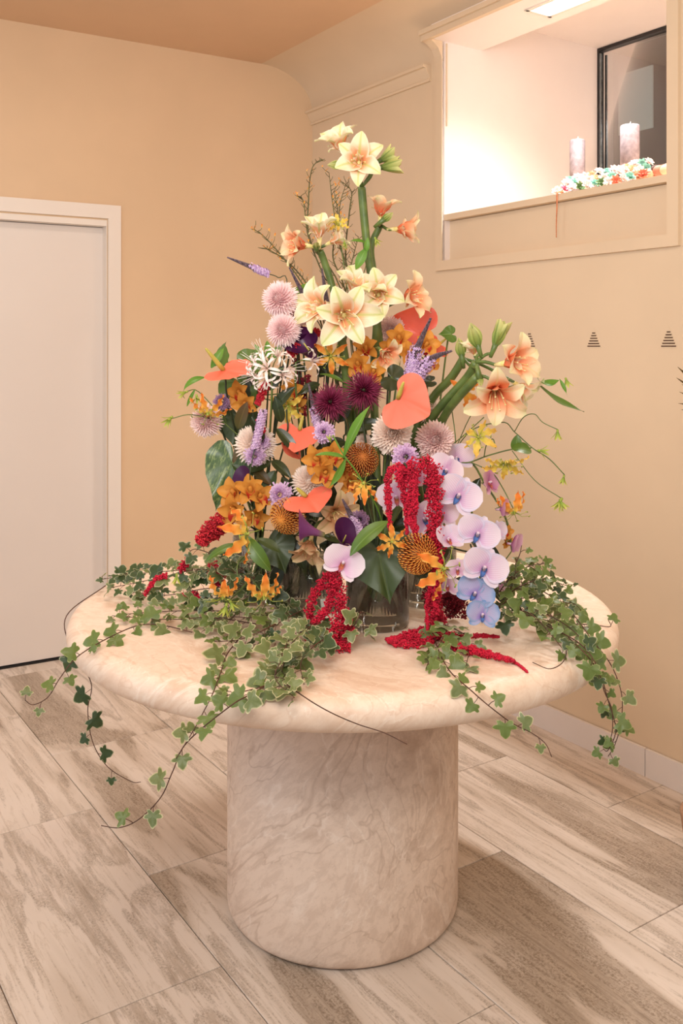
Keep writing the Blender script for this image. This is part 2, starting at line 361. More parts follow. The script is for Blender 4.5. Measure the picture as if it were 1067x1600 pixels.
def face(f, roll=0):
    z = Vector(f).normalized(); up = Vector((0, 0, 1)); x = up - z * up.dot(z)
    if x.length < .15: x = Vector((0, 1, 0)) - z * z.y
    x.normalize(); y = z.cross(x)
    m = Matrix((x, y, z)).transposed().to_4x4(); return m @ Matrix.Rotation(R(roll), 4, 'Z')
def V(dx, dz, tw): return Vector((dx, -tw, dz)).normalized()
def at(p, m): return Matrix.Translation(p) @ m
def rz(a): return Matrix.Rotation(R(a), 4, 'Z')
def ry(a): return Matrix.Rotation(R(a), 4, 'Y')

def strip(mb, L, Wd, prof, th0, th1, p=1, cup=.2, ruf=0, rk=9, nu=4, nv=7, base=0, off=(0, 0, 0), rot=0, twist=0, fold=0, ph=0):
    """a petal: root at the axis, bending from angle th0 to th1 (deg from +Z)"""
    x = base; z = 0; vs = []; uvs = []; R3 = Matrix.Rotation(R(rot), 3, 'Z'); off = Vector(off)
    for i in range(nv + 1):
        v = i / nv; th = R(th0 + (th1 - th0) * v ** p); T3 = Vector((math.sin(th), 0, math.cos(th))); N3 = Vector((-math.cos(th), 0, math.sin(th)))
        if i: x += T3.x * L / nv; z += T3.z * L / nv
        wv = Wd * prof(v)
        for j in range(nu + 1):
            u = j / nu * 2 - 1
            h = cup * u * u * wv / 2 + fold * abs(u) * wv / 2 + ruf * (u * u) * math.sin(rk * v * 3 + ph + (1.9 if u > 0 else 0))
            a = twist * v; q = Vector((x, 0, z)) + N3 * h * math.cos(a) + Vector((0, u * wv / 2 * math.cos(a), 0)) + N3 * (u * wv / 2 * math.sin(a))
            vs.append(R3 @ q + off); uvs.append((j / nu, v))
    fs = [(i * (nu + 1) + j, i * (nu + 1) + j + 1, (i + 1) * (nu + 1) + j + 1, (i + 1) * (nu + 1) + j) for i in range(nv) for j in range(nu)]
    mb.add(vs, fs, uvs); return mb
pointed = lambda v: max(.02, math.sin(math.pi * min(1, v * .93 + .07)) ** .8 * (1 - .25 * v))
lance = lambda v: max(.01, math.sin(math.pi * min(1, v * .97 + .03)) ** .9)
rounded = lambda v: max(.05, (math.sin(math.pi * (v * .93 + .045))) ** .5)
wide = lambda v: max(.10, (math.sin(math.pi * (v ** .8 * .94 + .04))) ** .45)
strap = lambda v: max(.12, min(1, v * 3 + .3) * (1 - v ** 6 * .9))

# ------------------------------------------------------------------ the setting
def wbox(mb, t0, t1, e0, e1, z0, z1, fn=W, u=None, n=None):
    u = u or (UR if fn is W else UL); n = n or (NR if fn is W else NL)
    mb.box(fn((t0 + t1) / 2, (e0 + e1) / 2, (z0 + z1) / 2), (abs(t1 - t0) / 2, abs(e1 - e0) / 2, (z1 - z0) / 2), (u, n, Vector((0, 0, 1)))); return mb
def struct(name, mb, mat, parent=None, **k):
    o = obj(name, mb, mat, parent, **k); 
    if not parent: o['kind'] = 'structure'
    return o
ZC = 2.92
to, ti = wt(684), wt(694.5)                       # window surround, outer and inner left
ro, ri = wt(1064), wt(1046)
zb0, zb1 = 1.79, 1.832
mb = MB()
wbox(mb, ti + .02, TC + .0, 0, .12, 0, 2.75)
wbox(mb, -3.2, ri, 0, .12, 0, 2.75); wbox(mb, ri, ti + .02, 0, .12, 0, zb1)
struct('wall_right', mb, 'wall')
# left wall with a door opening
ds, dc = ls(160.5, .06), ls(189, -.012)           # slab edge, casing outer edge
do = ls(167)
DW = .93; DZ = CH + (HZ - 356.3) / F * (WL(ds, .06, 0).y); CZ = CH + (HZ - 322.3) / F * WL(dc, 0, 0).y
mb = MB(); wbox(mb, -.02, do, 0, .12, 0, ZC, WL); wbox(mb, do, do + DW + .02, 0, .12, DZ + .03, ZC, WL); wbox(mb, do + DW + .02, 3.6, 0, .12, 0, ZC, WL)
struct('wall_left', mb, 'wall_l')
# door
mb = MB(); wbox(mb, ds, ds + DW, .06, .10, .012, DZ, WL); dr = struct('door_1', mb, 'door')
mb = MB(); o_ = do - ds
cw = do - dc
wbox(mb, dc, do - .004, -.014, 0, 0, CZ, WL); wbox(mb, do - .004, do + DW + .03, -.014, 0, CZ - cw, CZ, WL); wbox(mb, do + DW + .03, do + DW + .03 + cw, -.014, 0, 0, CZ, WL)
obj('casing', mb, 'casing', dr)
mb = MB(); wbox(mb, do - .004, ds, 0, .10, 0, DZ + .03, WL); wbox(mb, ds, ds + DW, 0, .10, DZ + .003, DZ + .03, WL); wbox(mb, ds + DW, ds + DW + .02, 0, .10, 0, DZ + .03, WL)
obj('jamb', mb, 'casing', dr)
mb = MB(); wbox(mb, ds, ds + DW, .05, .11, -.002, .006, WL); obj('threshold', mb, 'dark', dr)
mb = MB(); wbox(mb, ds + DW - .09, ds + DW - .05, .045, .06, 1.0, 1.14, WL); q0 = WL(ds + DW - .07, .03, 1.05); mb.tube([WL(ds + DW - .07, .05, 1.08), WL(ds + DW - .07, .01, 1.08), WL(ds + DW - .17, .01, 1.08)], .008, 8)
obj('door_handle', mb, flat('door_handle_metal', rgb(170, 165, 160), .3, None, 40, 1), dr)
mb = MB(); wbox(mb, .0, dc, -.012, 0, 0, .095, WL); struct('baseboard_left', mb, 'base')

# ceiling and cove
def flatpoly(pts, h):
    m = MB(); n = len(pts); v = [(p[0], p[1], p[2]) for p in pts] + [(p[0], p[1], p[2] + h) for p in pts]
    m.add(v, [tuple(range(n))] + [tuple(range(n, 2 * n))[::-1]] + [(i, i + n, (i + 1) % n + n, (i + 1) % n) for i in range(n)], None, False); return m
CE = .30; ZS = 2.705
cA = W(TC + .15, -CE, ZC); cB = W(-3.2, -CE, ZC); cD = WL(3.6, .12, ZC); 
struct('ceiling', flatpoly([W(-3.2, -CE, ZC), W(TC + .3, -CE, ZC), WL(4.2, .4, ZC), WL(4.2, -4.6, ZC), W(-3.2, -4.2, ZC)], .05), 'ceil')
def cove(t0, t1, ph0):
    m = MB(); vs = []; N = 14
    for i in range(N + 1):
        ph = ph0 + (math.pi / 2 - ph0) * i / N; e = -CE * (1 - math.cos(ph)); z = ZS + (ZC - ZS) * math.sin(ph)
        vs += [W(t0, e, z), W(t1, e, z)]
    m.add(vs, [(2 * i, 2 * i + 1, 2 * i + 3, 2 * i + 2) for i in range(N)]); 
    m.add([W(t0, -CE, ZC), W(t1, -CE, ZC), W(t1, .12, ZC), W(t0, .12, ZC)], [(0, 1, 2, 3)]); return m
struct('trim_1', cove(to, TC + .05, 0), 'wall'); struct('trim_2', cove(-3.2, ro, 0), 'wall'); 
he = -.075; hz = 2.822
struct('trim_3', cove(ro, to, math.asin((hz - ZS) / (ZC - ZS))), 'wall')
# lintel with strip light, hood moulding, flared cheeks
mb = MB()
tA, tB, eA, eB = .145, .745, .02, .15
wbox(mb, ri, tA, he, .22, 2.788, 2.95); wbox(mb, tB, ti + .0, he, .22, 2.788, 2.95); wbox(mb, tA, tB, he, eA, 2.788, 2.95); wbox(mb, tA, tB, eB, .22, 2.788, 2.95); wbox(mb, tA, tB, eA, eB, 2.82, 2.95)
struct('wall_lintel', mb, 'white')
mb = MB(); wbox(mb, ro, to, he - .022, he, 2.782, hz); wbox(mb, ro, to, he - .034, he - .022, 2.806, hz + .004)
for (a, b) in ((ti, to), (ro, ri)):
    vs = []
    pr = [(-.016, 2.70), (-.020, 2.725), (-.036, 2.755), (-.062, 2.776), (-.097, 2.79)]
    for e, z in pr: vs += [W(a, e, z), W(b, e, z), W(a, 0.0, z), W(b, 0.0, z)]
    fs = []
    for i in range(len(pr) - 1):
        k = 4 * i; fs += [(k, k + 1, k + 5, k + 4), (k, k + 4, k + 6, k + 2), (k + 1, k + 3, k + 7, k + 5)]
    mb.add(vs, fs, None, False)
wbox(mb, ti, to, -.016, 0, zb0, 2.70); wbox(mb, ro, ri, -.016, 0, zb0, 2.70); wbox(mb, ri, ti, -.016, .0, zb0, zb1)
struct('trim_4', mb, 'wall')
# cornice
def extr(prof, t0, t1):
    m = MB(); n = len(prof); vs = [W(t0, e, z) for e, z in prof] + [W(t1, e, z) for e, z in prof]
    m.add(vs, [(i, (i + 1) % n, (i + 1) % n + n, i + n) for i in range(n)] + [tuple(range(n))[::-1], tuple(range(n, 2 * n))], None, False); return m
cp = [(0, 2.636), (-.012, 2.636), (-.014, 2.646), (-.008, 2.650), (-.014, 2.660), (-.030, 2.686), (-.034, 2.692), (-.046, 2.694), (-.046, 2.706), (0, 2.708)]
struct('trim_5', extr(cp, to + .045, TC - .0), 'wall')
struct('trim_6', extr(cp, -3.2, ro - .03), 'wall')
# embrasure: left cheek, right cheek, back ceiling, apron panel, sill
ED = 1.0
mb = MB(); wbox(mb, ti, ti + .02, -.012, .12, zb1, 2.789); wbox(mb, ti, ti + .1, .12, ED + .1, zb1, 3.0); struct('wall_embrasure_left', mb, 'white')
mb = MB(); wbox(mb, ri - .1, ri, .12, ED + .1, zb1, 3.0); struct('wall_embrasure_right', mb, 'white')
mb = MB(); wbox(mb, ri, ti, .22, ED + .1, 2.932, 3.0); struct('ceiling_embrasure', mb, 'white')
mb = MB(); wbox(mb, ri, ti, .03, .08, zb1, 2.006); struct('trim_7', mb, 'wall')
mb = MB(); wbox(mb, ri, ti, -.004, ED + .1, 2.008, 2.033); struct('trim_8', mb, 'wall')
SZ = 2.034
mb = MB(); wbox(mb, ti - .006, ti, .006, .012, 2.42, 2.78); struct('trim_9', mb, 'wall')
# window in the embrasure
win = MB(); fw = .007
wbox(win, ti - fw, ti, ED - .02, ED + .04, SZ, 2.93); wbox(win, ri, ri + fw, ED - .02, ED + .04, SZ, 2.93); wbox(win, ri + fw, ti - fw, ED - .02, ED + .04, SZ, SZ + .04); wbox(win, ri + fw, ti - fw, ED - .02, ED + .04, 2.915, 2.93)
wo = struct('window_1', win, flat('window_frame_black', rgb(34, 30, 30), .35))
g = MB(); wbox(g, ri + fw, ti - fw, ED, ED + .008, SZ + .04, 2.915); obj('pane', g, 'pane', wo)
g = MB(); wbox(g, ti - fw - .02, ti - fw - .012, ED - .025, ED - .015, SZ + .04, 2.9); obj('steel_bead', g, flat('steel_bead_metal', rgb(150, 160, 165), .25, None, 40, 1), wo)
# light shaft outside the window
mb = MB(); EO = 1.6
wbox(mb, -.9, 2.2, EO, EO + .05, 1.8, 3.4); wbox(mb, -.9, 2.2, ED + .15, EO, 1.75, 1.8); wbox(mb, 2.2, 2.25, ED + .15, EO, 1.8, 3.4)
struct('wall_light_shaft', mb, flat('shaft_concrete', rgb(40, 36, 33), .8, rgb(26, 23, 22), 6))
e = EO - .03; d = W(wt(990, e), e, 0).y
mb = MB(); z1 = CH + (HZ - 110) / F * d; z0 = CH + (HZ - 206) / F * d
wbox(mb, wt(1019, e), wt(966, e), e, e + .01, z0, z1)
tag(obj('glow_panel', mb, emit('panel_glow', rgb(196, 194, 184), .5)), 'added glowing panel standing in for the pale light in the dark window pane', 'panel')  # glowing panel added behind the glass, stands in for pale light in the pane
# strip light fixture
sl = thing('strip_light', 'recessed white strip light in the lintel above the embrasure', 'lamp', W((tA + tB) / 2, .085, 2.79))
def wpart(name, fn, mat, par):
    m = MB(); fn(m); m.v = [tuple(Vector(p) - Vector(par.location)) for p in m.v]; return obj(name, m, mat, par)
def _f(m):
    wbox(m, tA - .006, tA + .012, eA - .006, eB + .006, 2.782, 2.789); wbox(m, tB - .012, tB + .006, eA - .006, eB + .006, 2.782, 2.789)
    wbox(m, tA, tB, eA - .006, eA + .012, 2.782, 2.789); wbox(m, tA, tB, eB - .012, eB + .006, 2.782, 2.789)
wpart('housing', _f, 'casing', sl)
wpart('diffuser', lambda m: wbox(m, tA + .03, tB - .03, eA + .035, eB - .03, 2.790, 2.812), emit('tube_glow', (1, .95, .92, 1), 9), sl)

# baseboard tiles on the right wall
base = MB(); wbox(base, -3.2, TC, -.003, 0, 0, .09); bb = struct('baseboard_right', base, 'grout')
tj = wt(1008, -.014); bt = MB(); bt.box((0, 0, 0), (.4485, .006, .047), (UR, NR, Vector((0, 0, 1)))); bmh = bt.mesh('skirting_tile'); bmh.materials.append(M['base'])
k = -3
while tj + .9 * k < TC:
    t0 = tj + .9 * k
    c = W(t0 + .45, -.009, .047)
    if t0 + .9 > TC:
        m_ = MB(); L2 = (TC - t0 - .004) / 2; m_.box((0, 0, 0), (L2, .006, .047), (UR, NR, Vector((0, 0, 1)))); o = obj('skirting_tile', m_, 'base', bb, Matrix.Translation(W(t0 + L2 + .001, -.009, .047)))
    else: o = obj('skirting_tile', bmh, None, bb, Matrix.Translation(c))
    k += 1

# floor
fl = struct('floor', flatpoly([(-3.6, -.8, -.03), (4.2, -.8, -.03), (4.2, 6.4, -.03), (-3.6, 6.4, -.03)], .026), 'grout')
rotf = Matrix((UR, NR, Vector((0, 0, 1)))).transposed().to_4x4()
nw = NR.dot(P0)
joints = [nw - .29 - .45 * i for i in range(10)]
def tile_mesh(hx, hy):
    m = MB(); b = .0012
    vs = [(x * hx, y * hy, -.012) for x, y in ((-1, -1), (1, -1), (1, 1), (-1, 1))] + [(x * hx, y * hy, -b) for x, y in ((-1, -1), (1, -1), (1, 1), (-1, 1))] + [(x * (hx - b), y * (hy - b), 0) for x, y in ((-1, -1), (1, -1), (1, 1), (-1, 1))]
    fs = [(0, 3, 2, 1), (8, 9, 10, 11)] + [(i, (i + 1) % 4, (i + 1) % 4 + 4, i + 4) for i in range(4)] + [(i + 4, (i + 1) % 4 + 4, (i + 1) % 4 + 8, i + 8) for i in range(4)]
    m.add(vs, fs, None, False); r = m.mesh('floor_tile'); r.materials.append(M['tile']); return r
tmA = tile_mesh(.4488, .2238); tmB = tile_mesh(.4488, .1438)
send = UR.dot(CORN)
for i in range(-1, 9):
    n0 = nw - .29 - .45 * i; par = (i + 1) % 2         # i=-1 : cut row against the wall
    s0 = 1.975 if i % 2 else 1.525
    nc = n0 + (.145 if i == -1 else .225) if i == -1 else n0 + .225
    if i == -1: nc = nw - .145; s0 = 1.975
    else: nc = nw - .29 - .45 * i - .225; s0 = 1.525 if i % 2 == 0 else 1.975
    for k in range(-3, 6):
        sc = s0 + .9 * k + .45
        P = UR * sc + NR * nc
        if P.y < .9 or P.y > 6.0 or P.x < -2.9 or sc > 5.9 or P.x > 2.4: continue
        obj('floor_tile', tmB if i == -1 else tmA, None, fl, Matrix.Translation((P.x, P.y, 0)) @ rotf @ Matrix.Rotation(math.pi * ((k + i) % 2), 4, 'Z'))

# vents: stacked slits in triangles
for px, lab in ((827.5, 'leftmost triangular slotted wall vent, half hidden by the peach amaryllis'), (928, 'middle triangular slotted vent in the right wall'), (1045, 'rightmost triangular slotted vent near the photo edge')):
    tt = wt(px); dd = W(tt, 0, 0).y; zz = CH
    v = thing('wall_vent', lab, 'vent', W(tt, -.001, zz), 'triangular wall vents')
    def plate(m, tt=tt, zz=zz):
        a = [W(tt - .034, -.0012, zz - .006), W(tt + .034, -.0012, zz - .006), W(tt, -.0012, zz + .068)]; b = [p + NR * .0015 for p in a]
        m.add(a + b, [(0, 1, 2), (3, 5, 4), (0, 3, 4, 1), (1, 4, 5, 2), (2, 5, 3, 0)], None, False)
    wpart('vent_plate', plate, 'wall', v)
    for i in range(6):
        z = zz + i * .0095; hw = .029 * (1 - i / 6.6)
        wpart('slit', lambda m: wbox(m, tt - hw, tt + hw, -.0026, -.0013, z - .0018, z + .0022), 'slit', v)

# ------------------------------------------------------------------ the table
TX, TY, TZ = .003, 2.46, .79
tb = thing('round_table', 'round travertine table with thick drum pedestal carrying the flowers', 'table', (TX, TY, 0))
prof = [(.001, TZ - .075)] + [(.666 + .037 * math.cos(a), TZ - .0375 + .0375 * math.sin(a)) for a in [R(-90 + 12 * i) for i in range(16)]] + [(.4, TZ), (.001, TZ)]
obj('table_top', MB().lathe(prof, 96), 'top', tb)
prof = [(.001, .004), (.288, .004), (.297, .008), (.302, .016), (.304, .03), (.304, TZ - .0752), (.001, TZ - .0752)]
obj('pedestal', MB().lathe(prof, 72), 'ped', tb)
obj('foot_shadow_ring', MB().lathe([(.001, 0), (.285, 0), (.285, .004), (.001, .004)], 48), 'dark', tb).name = 'foot_shadow_disc'  # dark disc painted as the shadow line under the pedestal

# ------------------------------------------------------------------ vases
VASES = []
def vase(px, Y, r, h, label, water):
    x = (px - CX) / F * Y; o = thing('glass_vase', label, 'vase', (x, Y, TZ + .0005), 'glass vases holding the arrangement')
    p = [(.001, 0), (r * .92, 0), (r, .008), (r, h - .004), (r - .002, h), (r - .004, h - .004), (r - .004, .018), (r * .8, .014), (.001, .013)]
    obj('glass_body', MB().lathe(p, 40), 'glass', o)
    obj('water', MB().lathe([(.001, .0145), (r * .8, .0155), (r - .005, .020), (r - .005, water), (.001, water)], 32), 'water', o)
    VASES.append((x, Y, r, h)); return o
vase(590, 2.235, .076, .165, 'front clear glass cylinder vase below the dark heart leaf', .10)
vase(487, 2.38, .078, .20, 'clear glass vase packed with green stems, left of the front vase', .13)
vase(405, 2.46, .07, .17, 'leftmost clear glass vase behind the orange gloriosa and ivy', .10)
vase(668, 2.43, .075, .18, 'rightmost glass vase behind the red tassels and orchids', .11)
def vbase(px, r=.6):
    c = min(VASES, key=lambda q: abs((px - CX) / F * q[1] - q[0]) + rnd.random() * .09)
    a = rnd.uniform(0, 6.28); k = rnd.uniform(.15, r) * c[2]
    return Vector((c[0] + k * math.cos(a), c[1] + k * math.sin(a), TZ + .02)), c
def stem_pts(p, f, c, b, back=.06, via=None):
    mid = Vector((c[0], c[1], TZ + c[3])); 
    mid += (b - Vector((c[0], c[1], b.z))) * -.35
    pts = [p, p - f * back * .5]
    q = p - f * back + Vector((0, 0, -.02))
    if q.z < mid.z + .05: q = (p + mid) / 2 - f * back * .5 + Vector((0, 0, .0))
    pts += [q]
    if via: pts += [Vector(v) for v in via]
    elif (q - mid).length > .3: pts.append(q.lerp(mid, .5) + Vector((0, .02, .0)))
    pts += [mid, b]
    return spline(pts, 5)
def flower(name, label, cat, px, py, Y, f, r, mat='stem', back=.06, via=None, group=None, base=None, vpx=None):
    p = A(px, py, Y); f = Vector(f).normalized()
    b, c = vbase(vpx if vpx else px)
    t = thing(name, label, cat, b, group)
    pts = stem_pts(p, f, c, b, back, via); n = len(pts)
    obj('stem', MB().tube([q - b for q in pts], [r * (.8 + .2 * i / n) for i in range(n)], 6), mat, t)
    return t, b
Z0 = Vector((0, 0, 0))

# ---- amaryllis
def m_tepal(L, Wd, th0, th1, cup, ruf, ph): return lambda: strip(MB(), L, Wd, lambda v: max(.015, math.sin(math.pi * (v ** 1.15 * .93 + .05)) ** .8), th0, th1 + 22, 1.7, cup, ruf, 3.2, 8, 10, .004, fold=.16, ph=ph)
def amar_bloom(t, p, f, size=1, mat='amar', roll=0, opening=0, double=True, name='bloom'):
    """size 1 = tepal 8.5 cm; opening >0 wider, <0 closed"""
    m = MB(); m.tube([(0, 0, -.03), (0, 0, -.01), (0, 0, .012)], [.005, .007, .009], 8)
    for i in range(6):
        a = R(60 * i + 20); r_ = .012; m.tube([(0, 0, 0), (r_ * math.cos(a), r_ * math.sin(a), .03), (r_ * 1.5 * math.cos(a) - .008, r_ * 1.5 * math.sin(a), .055)], [.0009, .0008, .0008], 4); m.blob((r_ * 1.5 * math.cos(a) - .008, r_ * 1.5 * math.sin(a), .056), .0028)
    o = obj(name, m, 'stamen', t, at(p, face(f, roll)) @ Matrix.Scale(size, 4))
    for i in range(6):
        outer = i % 2 == 0
        L, Wd = (.098, .054) if outer else (.092, .046)
        k = ('tepal', outer, i // 2, opening); th1 = 72 + opening + (8 if outer else 0) + (i // 2 - 1) * 10
        me = cmesh(k, m_tepal(L, Wd, 20, th1, .30, .0055, i * 1.3), mat)
        obj('petal', me, None, o, rz(60 * i + rnd.uniform(-7, 7)) @ ry(rnd.uniform(-9, 9)))
    if double:
        for i in range(5):
            me = cmesh(('inner', i % 3), lambda: strip(MB(), .052, .024, pointed, 5, 60 + 14 * (i % 3), 1, .5, .004, 5, 4, 6, .003, twist=.9 - .6 * (i % 3)), mat)
            obj('petal', me, None, o, rz(72 * i + rnd.uniform(-20, 20)) @ ry(rnd.uniform(-12, 12)))
    return o
def amar_bud(t, p, f, L=.06, roll=0, mat='amar_bud', op=0):
    m = MB(); m.tube([(0, 0, -.025), (0, 0, -.008), (0, 0, .012)], [.004, .006, .008], 8)
    o = obj('bud', m, 'stem', t, at(p, face(f, roll)))
    for i in range(5):
        me = cmesh(('budp', op), lambda: strip(MB(), 1, .46, lambda v: max(.04, math.sin(math.pi * (v * .9 + .08)) ** .8), 28 + op, -16 + op * 2.2, .7, 1.1, 0, 3, 5, 8, .03), mat)
        obj('petal', me, None, o, rz(72 * i) @ Matrix.Scale(L * (1 if i % 2 else .93), 4))
    return o
def amaryllis(label, top, path, blooms, buds=(), r=.0105, mat='amar', vpx=540):
    """top = junction point, path = further stem points going down"""
    b, c = vbase(vpx); t = thing('amaryllis', label, 'flower', b, 'amaryllis stems')
    pts = spline([top] + list(path) + [Vector((c[0], c[1] + .01, TZ + c[3] + .01)), b], 6)
    obj('stem', MB().tube([q - b for q in pts], r, 10), 'stem', t)
    pm = MB()
    for (px, py, Y, f, s, kw) in blooms:
        p = A(px, py, Y); f = f.normalized(); kw = dict(kw)
        amar_bloom(t, p - b, f, s, kw.pop('mat', mat), **kw)
        pm.tube([q - b for q in spline([top, (top + p - f * .03) / 2 + Vector((0, 0, .004)), p - f * .025 * s, p], 4)], .0042, 7)
    for (px, py, Y, f, L, kw) in buds:
        p = A(px, py, Y); f = f.normalized(); amar_bud(t, p - b, f, L, **kw)
        pm.tube([q - b for q in spline([top, (top + p) / 2, p - f * .015], 4)], .0038, 7)
    sp = 2
    obj('pedicel', pm, 'stem', t)
    return t
K = {}
amaryllis('tallest amaryllis at the very top of the arrangement, pale peach star blooms', A(565, 292, 2.40), [A(568, 330, 2.41), A(574, 390, 2.42), A(584, 470, 2.43), A(586, 600, 2.43)],
          [(561, 256, 2.33, V(-.05, .08, 1), .92, dict(roll=0)), (537, 238, 2.40, V(-.5, .9, .55), .88, dict(opening=-14, roll=20))],
          [(592, 262, 2.38, V(1, .12, .1), .066, dict(op=12)), (538, 258, 2.38, V(-1, -.02, .15), .045, {}), (592, 252, 2.40, V(.9, .45, .1), .058, dict(op=16))], r=.0108)
amaryllis('amaryllis with blooms leaning right behind the tallest green stem', A(594, 352, 2.47), [A(580, 385, 2.48), A(583, 420, 2.48), A(592, 480, 2.48), A(592, 600, 2.47)],
          [(594, 340, 2.44, V(.15, 1, .3), .72, dict(opening=-30, mat='amar_c')), (618, 358, 2.44, V(1, .03, .1), .78, dict(opening=-34, mat='amar_c'))],
          [(596, 346, 2.40, V(.7, .5, .4), .04, {})], r=.009)
amaryllis('amaryllis with three blooms left of the tall stem, beside the twigs', A(500, 392, 2.40), [A(507, 410, 2.41), A(522, 460, 2.42), A(540, 560, 2.42)],
          [(499, 375, 2.37, V(0, 1, .35), .80, dict(opening=-28)), (480, 384, 2.38, V(-1, .12, .55), .82, dict(opening=-12, mat='amar_c')), (514, 380, 2.40, V(.9, .45, .2), .62, dict(opening=-28))],
          [(494, 388, 2.36, V(0, .3, .9), .034, {})], r=.0095)
amaryllis('big cream amaryllis at the centre, its stem rising between burgundy flowers', A(530, 512, 2.32), [A(536, 545, 2.32), A(541, 590, 2.33), A(548, 680, 2.36)],
          [(536, 492, 2.25, V(.1, -.05, 1), 1.12, dict(roll=25, opening=6)), (508, 483, 2.30, V(-.65, .2, .8), .95, dict(roll=10)), (555, 466, 2.33, V(.15, .85, .5), .95, dict(opening=-8))], r=.0115)
amaryllis('amaryllis of cream and coral blooms right of centre above the coral spathe', A(590, 492, 2.42), [A(588, 520, 2.42), A(584, 600, 2.42)],
          [(591, 462, 2.34, V(.05, .15, 1), .86, dict(roll=15)), (630, 468, 2.38, V(.75, .25, .6), .86, dict(mat='amar_c', roll=-10))], r=.011)
amaryllis('small peach amaryllis tucked under the coral spathe among orange orchids', A(588, 556, 2.40), [A(586, 600, 2.41)],
          [(596, 548, 2.30, V(.5, -.4, .8), .62, dict(mat='amar_c', opening=-10))], r=.007)
for (lab, top, pth, bl, bd) in (
    ('right-leaning amaryllis, lowest of three thick stems, bloom facing down', A(746, 588, 2.14), [A(715, 622, 2.19), A(692, 655, 2.25), A(660, 730, 2.33)],
     [(772, 605, 2.10, V(.0, -.5, .9), 1.0, dict(mat='amar_c', opening=-2))], []),
    ('right-leaning amaryllis, middle thick stem, ruffled peach bloom at the far right', A(744, 566, 2.17), [A(728, 592, 2.20), A(676, 652, 2.27), A(650, 720, 2.34)],
     [(788, 568, 2.10, V(.65, .15, .8), .92, dict(mat='amar_c', opening=-8)), (742, 555, 2.20, V(-.3, .8, .2), .5, dict(opening=-30))],
     [(772, 543, 2.15, V(.35, 1, .2), .072, dict(op=8)), (748, 545, 2.16, V(-.35, 1, .2), .066, dict(roll=30))]),
    ('right-leaning amaryllis, upper thick stem ending in closed green buds', A(724, 560, 2.24), [A(705, 590, 2.27), A(670, 632, 2.31), A(640, 720, 2.36)],
     [(806, 600, 2.16, V(.7, -.5, .3), .7, dict(opening=-25))],
     [(722, 560, 2.22, V(-.2, 1, .2), .052, {}), (748, 585, 2.13, V(.15, -.9, .3), .03, {})])):
    amaryllis(lab, top, pth, bl, bd, r=.0105, vpx=640)
amaryllis('faded peach amaryllis drooping low beside the mauve calla', A(505, 815, 2.23), [A(515, 840, 2.27)],
          [(486, 842, 2.16, V(-.2, -.85, .7), .72, dict(mat='amar_old', opening=-14)), (520, 800, 2.20, V(.4, -.1, .9), .8, dict(mat='amar_old'))], r=.008)

# ---- chrysanthemums
def m_mum(n, L, Wd, curl, seed, maxa=118):
    def fn():
        q = random.Random(seed); m = MB(); m.sphere((0, 0, .004), .026, 12, 8)
        for i in range(n):
            v = (i + .5) / n; a = 137.508 * i; pol = 6 + (maxa - 6) * v ** .62
            l = L * (.72 + .32 * v ** .5) * q.uniform(.88, 1.1)
            strip(m, l, Wd * q.uniform(.8, 1.15), strap, pol - curl * .2, pol + curl * (.2 if v > .7 else -.75), 1.5, .9, 0, 3, 2, 4, .004 + .006 * v, (0, 0, .006 * (1 - v)), a, q.uniform(-.5, .5))
        return m
    return fn
def mum(label, px, py, Y, f, rp, mat, var=0, name='chrysanthemum', cat='flower'):
    t, b = flower(name, label, cat, px, py, Y, f, .003, 'stem_d', group='pompon chrysanthemums')
    s = rp * Y / F / .052
    spec = [(300, .050, .0085, 24), (200, .047, .0135, 34), (230, .048, .009, 16)][var]
    o = obj('calyx', cmesh('calyx', lambda: MB().lathe([(.003, -.016), (.012, -.008), (.016, .0), (.010, .008), (.001, .010)], 12), 'stem'), None, t, at(A(px, py, Y) - b, face(f, rnd.uniform(0, 90))) @ Matrix.Scale(s, 4))
    obj('petals', cmesh(('mum', var), m_mum(spec[0], spec[1], spec[2], spec[3], var), mat), None, o, kind='stuff')
    return t
for a in (('upper pink pompon chrysanthemum at the left edge, above its twin', 437, 468, 2.30, V(-.4, .2, 1), 27, 'mum', 0),
          ('pink pompon chrysanthemum just above the white nerine', 442, 516, 2.28, V(-.3, .2, 1), 25, 'mum', 0),
          ('pale pink chrysanthemum half hidden behind the upper pink pompon', 468, 484, 2.38, V(.2, .2, 1), 24, 'mum', 0),
          ('dusty rose chrysanthemum at the far left under the orange gloriosa', 322, 658, 2.30, V(-.5, -.1, 1), 25, 'mum_l', 2),
          ('cream pink chrysanthemum behind the lilac scabious on the left', 398, 694, 2.28, V(-.1, .3, 1), 31, 'mum_w', 2),
          ('cream pink chrysanthemum above the low coral spathe', 484, 753, 2.24, V(-.1, .4, 1), 28, 'mum_w', 2),
          ('cream open chrysanthemum directly below the big coral spathe', 612, 678, 2.18, V(.05, .3, 1), 31, 'mum_w', 1),
          ('dusty pink round chrysanthemum right of the cream one, above the orchids', 680, 687, 2.20, V(.2, .1, 1), 29, 'mum_l', 1),
          ('cream chrysanthemum peeking from behind the big coral spathe', 666, 638, 2.32, V(.5, .1, 1), 24, 'mum_w', 1),
          ('pale mauve chrysanthemum under the cream and coral amaryllis', 612, 516, 2.46, V(0, .2, 1), 22, 'mum_l', 1),
          ('small cream bud chrysanthemum above the upper pincushion', 568, 690, 2.32, V(0, .5, 1), 13, 'mum_w', 1),
          ('small pale chrysanthemum behind the lilac scabious and red tassels', 655, 722, 2.33, V(.1, .2, 1), 16, 'mum_w', 1)):
    mum(*a)
